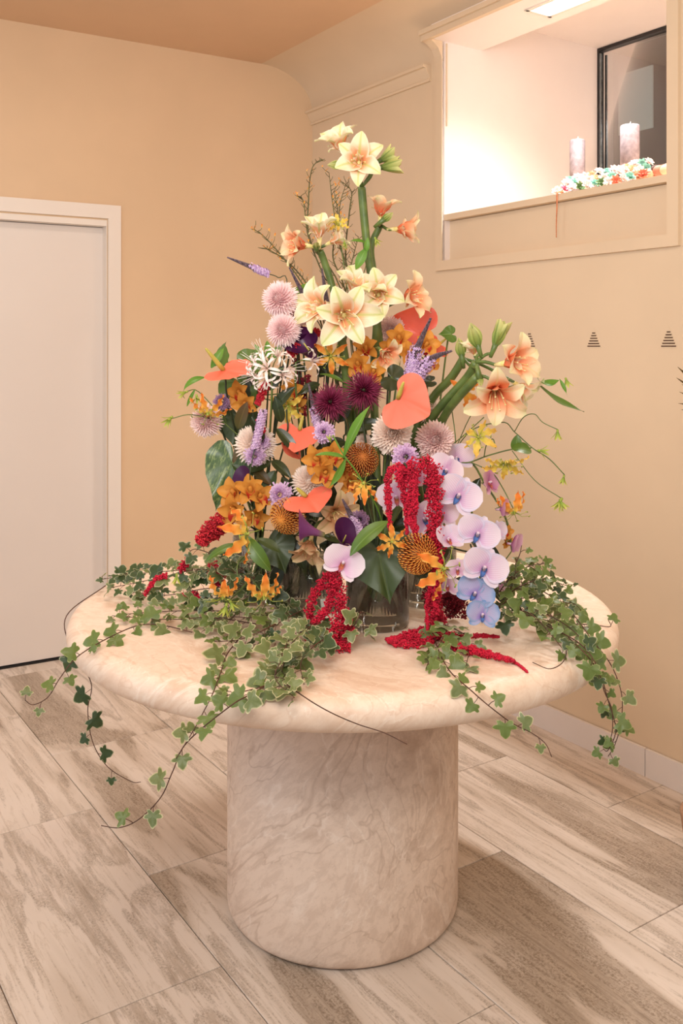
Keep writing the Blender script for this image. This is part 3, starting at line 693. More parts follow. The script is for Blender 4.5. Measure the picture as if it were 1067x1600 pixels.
# ---- spider mums
def m_spider():
    q = random.Random(3); m = MB()
    for i in range(210):
        v = (i + .5) / 210; a = 137.508 * i; pol = 5 + 118 * v ** .7; l = (.030 + .03 * v) * q.uniform(.8, 1.15)
        strip(m, l, .0026, strap, pol, pol + q.uniform(-18, 34), 1.5, 1.4, 0, 3, 2, 5, .002 + .005 * v, (0, 0, .004 * (1 - v)), a)
    return m
for lab, px, py, Y, f, s in (('left burgundy spider chrysanthemum beside the lilac scabious', 516, 628, 2.18, V(-.15, .2, 1), .86), ('right burgundy spider chrysanthemum, beside the big coral spathe', 568, 610, 2.21, V(.1, .3, 1), .95)):
    t, b = flower('spider_chrysanthemum', lab, 'flower', px, py, Y, f, .003, 'stem_d', group='burgundy spider chrysanthemums')
    o = obj('calyx', cmesh('calyx', None, 'stem'), None, t, at(A(px, py, Y) - b, face(f)) @ Matrix.Scale(s, 4)); obj('petals', cmesh('spider_head', m_spider, 'spider'), None, o, kind='stuff')
# ---- scabious
def m_scab():
    q = random.Random(5); m = MB()
    for i in range(130):
        v = (i + .5) / 130; pol = 4 + 108 * v ** .6; l = (.010 + .020 * v)
        strip(m, l * q.uniform(.75, 1.2), .0052 * q.uniform(.7, 1.3), lambda x: .3 + .7 * x, pol, pol + 20, 1, .5, .0012, 8, 2, 3, .006, (0, 0, .004 * (1 - v)), 137.5 * i, q.uniform(-.6, .6))
    for i in range(50):
        v = (i + .5) / 50; pol = R(90 * v ** .6); a = R(137.5 * i); m.blob((.019 * math.sin(pol) * math.cos(a), .019 * math.sin(pol) * math.sin(a), .004 + .019 * math.cos(pol)), .0013)
    return m
for lab, px, py, Y, f, rp, mt in (('dark lilac scabious behind the far left gloriosa', 347, 627, 2.32, V(0, .4, 1), 14, 'scab_d'), ('bright lilac scabious in front of the left cream chrysanthemum', 398, 713, 2.22, V(.1, -.2, 1), 17, 'scab'),
        ('lilac scabious above the left pincushion protea', 437, 773, 2.17, V(.05, .1, 1), 20, 'scab'), ('muted lilac scabious right under the left burgundy spider flower', 506, 675, 2.16, V(0, .2, 1), 17, 'scab'),
        ('lilac scabious at the head of the red amaranth tassels', 634, 714, 2.12, V(.05, .2, 1), 21, 'scab'), ('mauve scabious behind the purple calla opening', 562, 812, 2.14, V(.1, .3, 1), 15, 'scab_d'),
        ('small lilac scabious under the violet speedwell spikes', 410, 690, 2.25, V(.2, .5, 1), 13, 'scab')):
    t, b = flower('scabious', lab, 'flower', px, py, Y, f, .0016, 'stem', group='lilac scabious flowers')
    obj('flower_head', cmesh('scab_head', m_scab, mt), None, t, at(A(px, py, Y) - b, face(f, rnd.uniform(0, 360))) @ Matrix.Scale(rp * Y / F / .031, 4), kind='stuff')

# ---- anthuriums
def m_heart(cup=.25, ruf=.03, rnd_=0.0, notch=.10):
    """heart, attachment near the notch at the origin, tip towards -X, unit length about 1"""
    def fn():
        m = MB(); N, K_ = 44, 8; vs = [(0, 0, 0)]; uvs = [(.5, 0)]; out = []
        for j in range(N):
            t_ = 2 * math.pi * j / N; x = 16 * math.sin(t_) ** 3; y = 13 * math.cos(t_) - 5 * math.cos(2 * t_) - 2 * math.cos(3 * t_) - math.cos(4 * t_)
            hx, hy = (y - 4.2) / 29, x / 31 * .95; out.append((hx * (1 - rnd_) + rnd_ * (-.22 + .40 * math.cos(t_) * (1 if math.cos(t_) < .8 else (.8 / max(.8, math.cos(t_))) ** 3.2)), hy * (1 - rnd_) + rnd_ * .47 * math.sin(t_)))
        for k in range(1, K_ + 1):
            s = k / K_
            for j, (x, y) in enumerate(out):
                r_ = math.hypot(x, y); a_ = math.atan2(y, x)
                z = cup * (r_ * s) ** 2 - notch * math.exp(-(y * s / .05) ** 2) * s * (1 if x < 0 else .3) + ruf * math.sin(a_ * 9) * s ** 2 + .006 * math.sin(a_ * 22 + 4 * s) * s
                vs.append((x * s, y * s, z)); uvs.append((.5 + .5 * y * s / (abs(y) + .2), s))
        fs = [(0, 1 + j, 1 + (j + 1) % N) for j in range(N)]
        for k in range(K_ - 1):
            b_ = 1 + k * N
            fs += [(b_ + j, b_ + N + j, b_ + N + (j + 1) % N, b_ + (j + 1) % N) for j in range(N)]
        m.add(vs, fs, uvs); return m
    return fn
def anth(label, px, py, Y, f, size, mat='coral', roll=0, sd=(.4, 0, .9), sl=.38, squash=1):
    t, b = flower('anthurium', label, 'flower', px, py, Y, f, .003, 'stem_d', group='coral anthuriums')
    o = obj('spathe', cmesh('heart', m_heart(.12, .006, .5, .035), mat), None, t, at(A(px, py, Y) - b, face(f, roll)) @ Matrix.Diagonal((size, size * squash, size, 1)))
    d = Vector(sd).normalized() * sl; obj('spadix', MB().tube([Z0, d * .3, d * .7, d * .95, d], [.045, .045, .035, .025, .008], 8), 'spadix', o)
anth('large round coral anthurium facing the camera right of the burgundy flowers', 622, 622, 2.08, V(-.05, .12, 1), .118, roll=62, sd=(.1, -.55, .55), sl=.36, squash=1.2)
anth('coral anthurium behind the violet spikes, under the coral amaryllis', 660, 522, 2.46, V(.1, .1, 1), .135, 'coral_d', -120, squash=1.15)
anth('coral anthurium seen edge-on at the upper left, yellow spadix up', 349, 578, 2.30, V(-.15, 1, .42), .135, roll=68, sd=(.25, .35, .9), sl=.55)
anth('coral anthurium left of centre with upright pale spadix', 468, 672, 2.24, V(-.1, .5, .9), .088, roll=-8, sd=(.8, -.1, .5), sl=.42, squash=1.25)
anth('narrow coral anthurium half covered by a dark leaf', 450, 690, 2.28, V(.8, .3, .7), .08, roll=30, squash=.8)
anth('flat coral anthurium over the left pincushion protea', 478, 776, 2.15, V(-.1, .9, .55), .10, roll=35, sd=(.5, .4, .8), sl=.3, squash=1.25)
anth('deep coral anthurium lobe at the right behind the violet spike', 686, 538, 2.44, V(.6, .5, .7), .075, 'coral_d', roll=-60)

# ---- cymbidium orchids
def cym_bloom(t, p, f, s, roll=0):
    m = MB(); m.tube([(0, 0, -.01), (0, 0, .004), (.005, 0, .016)], [.004, .005, .004], 7)
    o = obj('bloom', m, 'cym', t, at(p, face(f, roll)) @ Matrix.Scale(s, 4))
    for a in (0, 72, -72, 140, -140):
        me = cmesh(('cymp', abs(a) > 100), lambda: strip(MB(), .038, .030, lambda v: .6 * pointed(v) + .4 * rounded(v), 30, 76 if abs(a) < 100 else 96, 1, .55, .001, 3, 4, 6, .003), 'cym')
        obj('petal', me, None, o, rz(a) @ ry(rnd.uniform(-10, 10)))
    obj('lip', cmesh('cyml', lambda: strip(MB(), .026, .020, wide, 10, 120, 1, 1.2, .002, 4, 5, 6, .003), 'cym_lip'), None, o, rz(180))
    return o
def cymb(label, pts, vpx=None):
    px, py, Y, f, s = pts[0]; t, b = flower('cymbidium_orchid', label, 'orchid', px, py, Y, f, .003, 'stem', .03, group='orange cymbidium sprays', vpx=vpx)
    m = MB(); ax = A(*pts[0][:3]) - pts[0][3] * .03
    for (px, py, Y, f, s) in pts:
        p = A(px, py, Y); cym_bloom(t, p - b, f, s, rnd.uniform(-25, 25)); m.tube([q - b for q in spline([ax, (ax + p) / 2 - f * .015, p - f * .008], 4)], .0018, 5)
    obj('pedicel', m, 'stem', t)
cymb('orange cymbidium spray above the right burgundy spider flower', [(560, 570, 2.32, V(-.2, .2, 1), 1), (583, 582, 2.28, V(0, .2, 1), .95), (572, 548, 2.36, V(-.1, .6, .8), 1), (602, 566, 2.34, V(.3, .2, 1), .95)])
cymb('orange cymbidium spray in front of the coral anthurium behind the violet spikes', [(624, 530, 2.38, V(-.2, .3, 1), 1.05), (664, 540, 2.36, V(.3, .2, 1), 1.05), (640, 552, 2.34, V(0, .1, 1), .95), (612, 545, 2.40, V(-.3, .2, 1), .9), (670, 566, 2.36, V(.4, -.3, 1), .8)])
cymb('amber cymbidium spray with red lips left of the upper pincushion', [(497, 718, 2.16, V(-.4, .1, 1), 1.05), (519, 712, 2.15, V(.2, .3, 1), 1), (508, 738, 2.14, V(0, -.1, 1), 1.0), (540, 735, 2.18, V(.4, 0, 1), .9), (546, 752, 2.17, V(.3, -.3, 1), .85)])
cymb('orange cymbidium spray at the left above the orange gloriosa', [(368, 772, 2.22, V(-.5, .4, .8), 1.15), (392, 768, 2.20, V(0, .5, .9), 1.1), (368, 796, 2.20, V(-.3, -.1, 1), 1.15), (405, 776, 2.18, V(.4, .2, .9), 1.0), (400, 804, 2.22, V(.1, -.3, 1), .95)])
cymb('dull orange cymbidium blooms hidden at the left behind the nerine', [(375, 615, 2.34, V(-.2, .2, 1), 1.0), (384, 632, 2.32, V(0, 0, 1), .95), (455, 612, 2.34, V(.2, .3, 1), .9), (462, 632, 2.36, V(.3, 0, 1), .8)])
cymb('small orange cymbidium blooms right of the orchids, near the gloriosa', [(788, 830, 2.24, V(.4, 0, 1), .6), (790, 845, 2.25, V(.4, -.4, 1), .5)])

# ---- pincushions
def m_pin():
    q = random.Random(9); m = MB()
    for i in range(230):
        v = (i + .5) / 230; pol = 4 + 132 * v ** .75; a = 137.508 * i; d0 = R(pol)
        r0 = .020; pts = []
        for k in range(5):
            s = k / 4; l = r0 + .026 * math.sin(s * 1.9) ; pa = d0 - R(34) * s ** 1.6 * (1 if pol > 20 else .2)
            pts.append(Vector((l * math.sin(pa), 0, l * math.cos(pa) * .9)))
        Rm = Matrix.Rotation(R(a), 3, 'Z'); pts = [Rm @ p for p in pts]; m.tube(pts, [.0008, .0008, .0008, .0009, .0013], 3)
    return m
for lab, px, py, Y, f, s, mt in (('rusty pincushion protea in the centre right of the amber orchids', 565, 717, 2.15, V(.05, .35, 1), .90, 'pin_d'), ('orange pincushion protea at the left under the lilac scabious', 447, 808, 2.15, V(-.4, -.15, 1), .95, 'pin'), ('large orange pincushion protea low at the right beside the heart leaf', 655, 866, 2.05, V(.35, .1, 1), 1.0, 'pin')):
    t, b = flower('pincushion_protea', lab, 'flower', px, py, Y, f, .0035, 'stem_d', group='pincushion proteas')
    o = obj('core', cmesh('pcore', lambda: MB().sphere((0, 0, 0), .021, 14, 9, .9), 'pin_core'), None, t, at(A(px, py, Y) - b - Vector(f) * .01, face(f)) @ Matrix.Scale(s, 4))
    obj('styles', cmesh('pstyles', m_pin, mt), None, o, kind='stuff')

# ---- phalaenopsis
def phal_bloom(t, p, f, s, mat='phal', lip='lip_blue', roll=0, cl=0):
    m = MB(); m.tube([(0, 0, -.012), (0, 0, 0), (.004, 0, .009)], [.003, .004, .0035], 7); m.blob((.004, 0, .011), .004)
    o = obj('bloom', m, 'phal_w', t, at(p, face(f, roll)) @ Matrix.Scale(s * 1.12, 4))
    for a, k in ((0, 's'), (125, 's'), (-125, 's'), (62, 'p'), (-62, 'p')):
        if k == 's': fn = lambda: strip(MB(), .040, .026, rounded, 68 - cl, 84 - cl, 1, .25, .0005, 2, 4, 6, .002)
        else: fn = lambda: strip(MB(), .046, .058, wide, 74 - cl, 82 - cl, 1, .16, .0016, 3.5, 8, 7, .002)
        obj('sepal' if k == 's' else 'petal', cmesh(('ph', k, cl), fn, mat), None, o, Matrix.Translation((0, 0, .003 if k == 'p' else 0)) @ rz(a) @ ry(rnd.uniform(-4, 4)))
    obj('lip', cmesh('phl', lambda: strip(strip(strip(MB(), .020, .012, pointed, 20, 100, 1, .8, 0, 3, 4, 5, .002), .012, .010, rounded, 20, 10, 1, .5, 0, 3, 3, 4, .003, rot=70), .012, .010, rounded, 20, 10, 1, .5, 0, 3, 3, 4, .003, rot=-70), lip), None, o, rz(180))
    return o
def phal(label, path, bl, vpx):
    b, c = vbase(vpx); t = thing('moth_orchid', label, 'orchid', b, 'moth orchid sprays')
    pts = spline([A(*q) for q in path] + [Vector((c[0], c[1], TZ + c[3])), b], 6); m = MB().tube([q - b for q in pts], .0026, 6)
    obj('stem', m, 'stem', t); pm = MB()
    for e_ in bl:
        px, py, Y, f, s = e_[:5]; kw = e_[5] if len(e_) > 5 else {}
        p = A(px, py, Y); phal_bloom(t, p - b, f.normalized(), s, **kw)
        q = min(pts, key=lambda w_: (w_ - p).length); pm.tube([x - b for x in spline([q, (q + p) / 2 - f * .01, p - f * .008], 4)], .0015, 5)
    obj('pedicel', pm, 'stem', t)
phal('dyed lilac and blue moth orchid spray cascading down the right side', [(745, 962, 2.12), (750, 900, 2.14), (745, 830, 2.15), (725, 770, 2.17), (700, 735, 2.20), (672, 745, 2.28)],
     [(698, 736, 2.15, V(-.5, .1, 1), .88, dict(mat='phal_w', roll=-25)), (716, 775, 2.08, V(-.15, .1, 1), 1.04, dict(roll=-28)), (746, 835, 2.06, V(-.15, .1, 1), .98, dict(roll=-24)),
      (756, 888, 2.03, V(-.05, .1, 1), 1.02, dict(roll=-22)), (742, 928, 2.04, V(-.3, .2, 1), .86, dict(mat='phal_b', roll=-30)), (753, 962, 2.02, V(.05, .25, 1), .74, dict(mat='phal_b', roll=-8))], 690)
phal('pink-backed moth orchid spray behind the right cascade', [(800, 860, 2.24), (790, 810, 2.25), (760, 760, 2.26), (725, 725, 2.27)],
     [(762, 756, 2.20, V(.7, .2, .5), .8, dict(mat='phal_p', lip='lip_warm')), (780, 796, 2.18, V(.9, .1, .35), .62, dict(mat='phal_p', lip='lip_warm', cl=25)), (798, 850, 2.16, V(.9, -.1, .45), .66, dict(mat='phal_p', cl=20)), (780, 915, 2.16, V(.8, -.4, .3), .6, dict(mat='phal_w', cl=30)), (712, 720, 2.24, V(.2, .6, .8), .9, dict(mat='phal', cl=10)), (775, 832, 2.14, V(.6, .1, .8), .6, {})], 690)
phal('smaller lilac moth orchid spray between the red tassels and the cascade', [(715, 895, 2.10), (700, 850, 2.13), (690, 800, 2.18), (680, 760, 2.24)],
     [(699, 846, 2.06, V(.35, .6, .7), .78, dict(mat='phal', lip='lip_warm', cl=18)), (714, 890, 2.05, V(.1, 0, 1), .60, dict(mat='phal_w', lip='lip_warm')), (700, 915, 2.08, V(-.3, -.3, 1), .62, dict(mat='phal_w', lip='lip_warm')), (690, 805, 2.13, V(-.1, .2, 1), .8, dict(mat='phal_w', lip='lip_warm'))], 680)
phal('pale moth orchid spray behind the hanging red tassels', [(668, 830, 2.20), (645, 790, 2.21), (622, 770, 2.23)],
     [(664, 812, 2.16, V(-.1, .1, 1), .95, dict(mat='phal_w', lip='lip_blue', roll=30)), (620, 778, 2.17, V(-.2, .1, 1), .92, dict(mat='phal_w', lip='lip_warm', roll=10)), (640, 745, 2.20, V(.1, .3, 1), .8, dict(mat='phal_p', lip='lip_warm'))], 640)
phal('single pink-white moth orchid bloom hanging in front of the left vase', [(545, 868, 2.10), (556, 850, 2.14), (560, 845, 2.2)],
     [(536, 880, 2.04, V(-.1, .05, 1), .94, dict(mat='phal_w', lip='lip_warm', roll=-26))], 560)

# ---- gloriosa
def glo_bloom(t, p, f, s, mat='glo', th=(70, 138), only=None, roll=0, stam=True):
    m = MB(); m.sphere((0, 0, .002), .0042, 8, 6, 1.5)
    if stam:
        for i in range(6):
            a = R(60 * i + 30); c_, s_ = math.cos(a), math.sin(a); e_ = Vector((.038 * c_, .038 * s_, .012))
            m.tube([(0, 0, 0), (.018 * c_, .018 * s_, .012), e_], [.0009, .0007, .0006], 4); m.tube([e_ - Vector((-s_, c_, 0)) * .004, e_ + Vector((-s_, c_, 0)) * .004], .0014, 5)
        m.tube([(0, 0, .004), (.01, .01, .012), (.034, .022, .014)], .0009, 4)
    o = obj('bloom', m, 'glo_g', t, at(p, face(f, roll)) @ Matrix.Scale(s, 4))
    for i in (only or range(6)):
        v = i % 3
        me = cmesh(('glo', th, v), lambda: strip(MB(), .058, .019, lance, th[0], th[1] + 14 * (v - 1), .9, .2, .0052, 6.5, 6, 14, .003, twist=.5 * (v - 1), ph=v), mat)
        obj('petal', me, None, o, rz(60 * i + rnd.uniform(-10, 10)) @ ry(rnd.uniform(-8, 8)))
    return o
def glo_bud(t, p, f, s):
    o = obj('bud', MB().sphere((0, 0, 0), .004, 8, 6, 1.2), 'glo_g', t, at(p, face(f, rnd.uniform(0, 60))) @ Matrix.Scale(s, 4))
    for i in range(6):
        obj('petal', cmesh('glob', lambda: strip(MB(), .034, .007, lance, 20, 42, 1, .6, 0, 3, 2, 5, .002), 'glo_g'), None, o, rz(60 * i) @ ry(rnd.uniform(-14, 10)))
def leafp(t, p, dirv, nrm, L, Wd, mat='leaf', key='lance', bend=30, name='leaf'):
    """leaf part: base p, pointing dirv, upper side nrm"""
    d = Vector(dirv).normalized(); n = Vector(nrm); n = (n - d * n.dot(d)).normalized(); y = n.cross(d)
    # local: x = along leaf, z = normal  (strip angle from +Z: 90 => +X)
    mm = Matrix((d, y, n)).transposed().to_4x4()
    fn = {'lance': lambda: strip(MB(), 1, .22, lance, 90 - bend / 2, 90 + bend, 1, .0, .012, 3, 4, 10, 0, fold=.35),
          'ovate': lambda: strip(MB(), 1, .42, lambda v: max(.01, math.sin(math.pi * v ** .8) ** .75), 90 - bend / 2, 90 + bend, 1, 0, .015, 2.5, 6, 10, 0, fold=.25),
          'tendril': lambda: strip(MB(), 1, .2, lambda v: max(.015, math.sin(math.pi * min(1, v * 1.35)) ** 1.0 if v < .72 else .03), 90 - bend / 2, 90 + bend * 1.6, 1.6, .0, .01, 3, 4, 14, 0, fold=.3)}[key]
    return obj(name, cmesh((key, bend), fn, mat), None, t, at(p, mm) @ Matrix.Scale(L, 4) @ Matrix.Diagonal((1, Wd, 1, 1)))
def vinething(name, label, cat, paths, r, mat, blooms=(), buds=(), leaves=(), group=None, base=None):
    """paths: lists of world points (first point of first path = base)"""
    b = Vector(base) if base is not None else Vector(paths[0][0]); t = thing(name, label, cat, b, group); m = MB()
    for i, pth in enumerate(paths): m.tube([q - b for q in spline(pth, 6)], r * (1 if i == 0 else .8), 5)
    obj('stem', m, mat, t)
    for e_ in blooms: glo_bloom(t, A(*e_[:3]) - b, e_[3].normalized(), e_[4], **(e_[5] if len(e_) > 5 else {}))
    for e_ in buds: glo_bud(t, A(*e_[:3]) - b, e_[3].normalized(), e_[4])
    for e_ in leaves: leafp(t, A(*e_[:3]) - b, e_[3], e_[4], e_[5], e_[6] if len(e_) > 6 else 1, e_[7] if len(e_) > 7 else 'leaf_b', e_[8] if len(e_) > 8 else 'lance', e_[9] if len(e_) > 9 else 30)
    return t
def vb(px): 
    b, c = vbase(px); return [b, Vector((c[0], c[1], TZ + c[3] + .01))]
UPf = Vector((0, -.6, .8)); CAM = Vector((0, -1, .15))
G = 'gloriosa lily vines'
vinething('gloriosa_lily', 'orange gloriosa vine at the far left reaching out past the rose chrysanthemum', 'flower', [vb(400) + [A(400, 720, 2.34), A(350, 660, 2.30), A(327, 640, 2.27)], [A(350, 660, 2.30), A(300, 648, 2.26), A(268, 654, 2.24)], [A(350, 655, 2.30), A(310, 612, 2.30), A(290, 612, 2.28)]], .0016, 'stem',
          [(325, 645, 2.24, V(-.1, -.8, .6), 1.0, dict(th=(95, 150)))], [(268, 652, 2.24, V(-.4, -.5, .5), .9), (292, 612, 2.27, V(-.6, -.3, .5), .8), (307, 618, 2.26, V(.2, -.6, .5), .8)],
          [(322, 590, 2.30, V(-.9, -.5, .3), UPf, .095, 1.1, 'leaf_b', 'tendril', 60), (330, 575, 2.33, V(.6, 1, .1), CAM, .06, 1.6, 'leaf_b', 'lance'), (305, 608, 2.28, V(-.5, -1, .1), CAM, .05, .8, 'leaf_b')], G)
vinething('gloriosa_lily', 'large orange gloriosa above the leftmost vase with hanging green leaf', 'flower', [vb(400) + [A(395, 860, 2.26), A(384, 838, 2.14)], [A(395, 860, 2.2), A(372, 880, 2.12), A(372, 910, 2.10)]], .002, 'stem',
          [(384, 834, 2.10, V(.8, .2, .4), 1.25, dict(th=(84, 150), only=(0, 1, 2, 3), mat='glo'))], [(276, 898, 2.15, V(0, -1, .2), .8)],
          [(384, 838, 2.12, V(.75, -.9, .6), CAM, .105, 1.5, 'leaf', 'lance', 50), (370, 850, 2.16, V(-.9, -.35, .3), UPf, .085, 1.2, 'leaf'), (402, 842, 2.14, V(.8, -.25, .5), UPf, .07, 1.6, 'leaf_h')], G)
vinething('gloriosa_lily', 'pair of orange gloriosa blooms resting on the ivy at lower left', 'flower', [vb(400) + [A(390, 900, 2.18), A(362, 935, 2.10), A(350, 945, 2.08)], [A(390, 900, 2.18), A(412, 930, 2.08)]], .0018, 'stem',
          [(348, 932, 2.08, V(0, -.9, .4), .95, dict(th=(105, 172))), (412, 932, 2.04, V(.1, -.7, .6), 1.05, dict(th=(100, 165)))], [(354, 945, 2.04, V(-.3, -.9, .3), .9), (360, 940, 2.06, V(.4, -.9, .2), .8)], [], G)
vinething('gloriosa_lily', 'green and yellow gloriosa crossing the amber orchids at the centre', 'flower', [vb(590) + [A(600, 850, 2.16), A(592, 800, 2.08), A(560, 742, 2.05), A(538, 712, 2.05), A(520, 680, 2.08)]], .0019, 'leaf_b',
          [(568, 757, 2.05, V(.1, 1, .4), .85, dict(th=(110, 165)))], [(516, 690, 2.06, V(-.3, 1, .5), .5)],
          [(538, 714, 2.05, V(.4, 1, .35), V(-.8, .2, 1), .135, .8, 'leaf_b', 'lance', 20), (540, 715, 2.05, V(-.45, -.8, .3), V(.6, .1, 1), .10, .9, 'leaf_b', 'tendril', 30), (540, 716, 2.05, V(-1, .25, .2), UPf, .07, .9, 'leaf_b', 'lance', 30), (606, 815, 2.03, V(-.85, -.55, .3), UPf, .115, 1.5, 'leaf', 'lance', 35)], G)
vinething('gloriosa_lily', 'yellow-orange gloriosa in front of the low pincushion and red tassel', 'flower', [vb(600) + [A(650, 880, 2.2), A(700, 890, 2.06), A(690, 889, 2.01)]], .0016, 'stem',
          [(691, 888, 1.99, V(.8, .1, .6), 1.25, dict(only=(1, 2, 3, 4), th=(92, 140), mat='glo')), (612, 846, 2.03, V(.2, -.2, 1), .72, dict(stam=False))], [], [], G)
vinething('gloriosa_lily', 'gloriosa bloom high behind, orange with a green star centre', 'flower', [vb(520) + [A(525, 650, 2.36), A(518, 560, 2.30)]], .0016, 'stem',
          [(517, 556, 2.27, V(0, -.2, 1), .85, dict(th=(70, 110)))], [], [(500, 585, 2.28, V(.9, -.2, .3), UPf, .07, .9, 'leaf', 'lance')], G)
vinething('gloriosa_lily', 'yellow gloriosa above the left coral anthurium beside the dark leaf', 'flower', [vb(480) + [A(470, 720, 2.36), A(452, 640, 2.30)]], .0016, 'stem',
          [(450, 634, 2.26, V(-.2, -.5, .9), .85, dict(mat='glo_y', th=(60, 110)))], [], [], G)
vinething('gloriosa_lily', 'tiny yellow-green gloriosa high among the twigs by the tall stem', 'flower', [vb(540) + [A(550, 560, 2.42), A(545, 470, 2.42), A(528, 356, 2.41)], [A(556, 470, 2.42), A(575, 400, 2.36), A(572, 375, 2.35)]], .0014, 'stem',
          [(528, 352, 2.40, V(.1, .6, .8), .62, dict(mat='glo_y', th=(50, 100)))], [(538, 378, 2.36, V(.1, -1, .2), .6), (586, 372, 2.34, V(.3, -.8, .4), .7)],
          [(573, 380, 2.35, V(-1, .1, .3), UPf, .062, 1.3, 'leaf_b', 'tendril', 30), (572, 388, 2.34, V(-.5, -1, .2), CAM, .062, 1.8, 'leaf_b', 'lance'), (572, 395, 2.34, V(.1, 1, .3), CAM, .04, 1.6, 'leaf_b')], G)
vinething('gloriosa_lily', 'airy gloriosa vine at the right with pale orange blooms over the orchids', 'flower', [vb(680) + [A(690, 735, 2.28), A(735, 722, 2.22), A(762, 712, 2.20), A(800, 702, 2.18), A(830, 700, 2.17)],
          [A(735, 722, 2.22), A(768, 738, 2.22), A(785, 762, 2.22), A(802, 795, 2.20)], [A(708, 725, 2.25), A(712, 690, 2.26), A(706, 640, 2.28)], [A(700, 700, 2.26), A(725, 680, 2.24), A(756, 652, 2.22)],
          [A(690, 722, 2.26), A(730, 716, 2.24), A(748, 706, 2.23), A(750, 690, 2.22)], [A(756, 714, 2.20), A(760, 695, 2.19), A(770, 686, 2.18), A(774, 700, 2.16)]], .0017, 'stem',
          [(748, 684, 2.18, V(-.4, .5, .8), .85, dict(mat='glo_y', th=(70, 140))), (790, 722, 2.12, V(0, -.8, .6), .95, dict(mat='glo_y', th=(50, 100))), (803, 800, 2.18, V(.1, -.9, .5), .95, dict(th=(100, 165))), (728, 612, 2.26, V(.3, -.4, .8), .9, dict(stam=False))], [],
          [(830, 704, 2.16, V(-.9, .2, .3), UPf, .05, 1.9, 'leaf', 'ovate'), (805, 705, 2.17, V(.1, 1, .2), CAM, .04, 1.6, 'leaf', 'ovate')], G)
vinething('gloriosa_lily', 'slender gloriosa tendril at the right edge with nodding green buds', 'flower', [vb(680) + [A(720, 690, 2.28), A(782, 660, 2.2), A(805, 676, 2.18), A(832, 700, 2.16), A(858, 717, 2.15), A(882, 742, 2.14)], [A(804, 674, 2.18), A(818, 652, 2.17), A(835, 647, 2.16), A(848, 660, 2.15), A(871, 671, 2.14)], [A(800, 704, 2.18), A(835, 750, 2.15), A(876, 778, 2.12)]], .0014, 'stem',
          [], [(871, 673, 2.14, V(0, -1, .1), .78), (881, 744, 2.14, V(-.3, -1, .1), .7), (877, 780, 2.12, V(-.5, -.8, .2), .95), (875, 782, 2.11, V(.5, -.8, .2), .8), (842, 704, 2.15, V(.9, -.2, .2), .8)], [], G)
vinething('gloriosa_lily', 'long curved gloriosa leaves jutting right past the peach amaryllis', 'flower', [vb(680) + [A(740, 640, 2.26), A(800, 603, 2.18), A(838, 600, 2.16)]], .0012, 'stem',
          [], [(884, 592, 2.14, V(.3, -1, .2), .75)],
          [(874, 594, 2.14, V(-1, -.1, .1), V(0, .8, .6), .068, 1.7, 'leaf_b', 'tendril', -50), (840, 600, 2.16, V(.75, -.62, .1), V(.5, .8, .5), .125, 1.1, 'leaf', 'lance', -28), (874, 592, 2.14, V(.4, -.9, .2), CAM, .05, .9, 'leaf_b', 'tendril')], G)

# ---- nerine
def nerine(label, px, py, Y, fl):
    t, b = flower('nerine', label, 'flower', px, py, Y, V(0, 1, .2), .003, 'stem', .05)
    c = A(px, py, Y) - b; pm = MB()
    for f, s in fl:
        f = f.normalized(); p = c + f * .04; pm.tube([c, c + f * .02 + Vector((0, 0, .004)), p], .0014, 5)
        m = MB()
        for i in range(6): a = R(60 * i); m.tube([(0, 0, 0), (.008 * math.cos(a), .008 * math.sin(a), .025), (.012 * math.cos(a), .012 * math.sin(a), .045)], .0005, 3)
        o = obj('floret', m, 'white_f', t, at(p, face(f, rnd.uniform(0, 60))) @ Matrix.Scale(s, 4))
        for i in range(6):
            obj('petal', cmesh(('ner', i % 3), lambda: strip(MB(), .050, .0068, lance, 30, 150 + 60 * (i % 3), 1.6, .4, .0016, 7, 3, 12, .002), 'white_f'), None, o, rz(60 * i + rnd.uniform(-12, 12)))
    obj('pedicel', pm, 'stem', t)
nerine('white curly nerine head at the upper left below the pink pompons', 424, 580, 2.22, [(V(-1, .5, .4), 1.0), (V(-.5, 1, .3), 1), (V(-.9, -.25, .6), 1), (V(-.2, .2, 1), 1.05), (V(.7, -.2, .8), 1), (V(1, .15, .3), 1), (V(.35, .8, .4), 1), (V(-.3, -.5, .9), .9)])
nerine('single white nerine floret by the dark purple calla', 462, 566, 2.26, [(V(1, .1, .5), .95)])
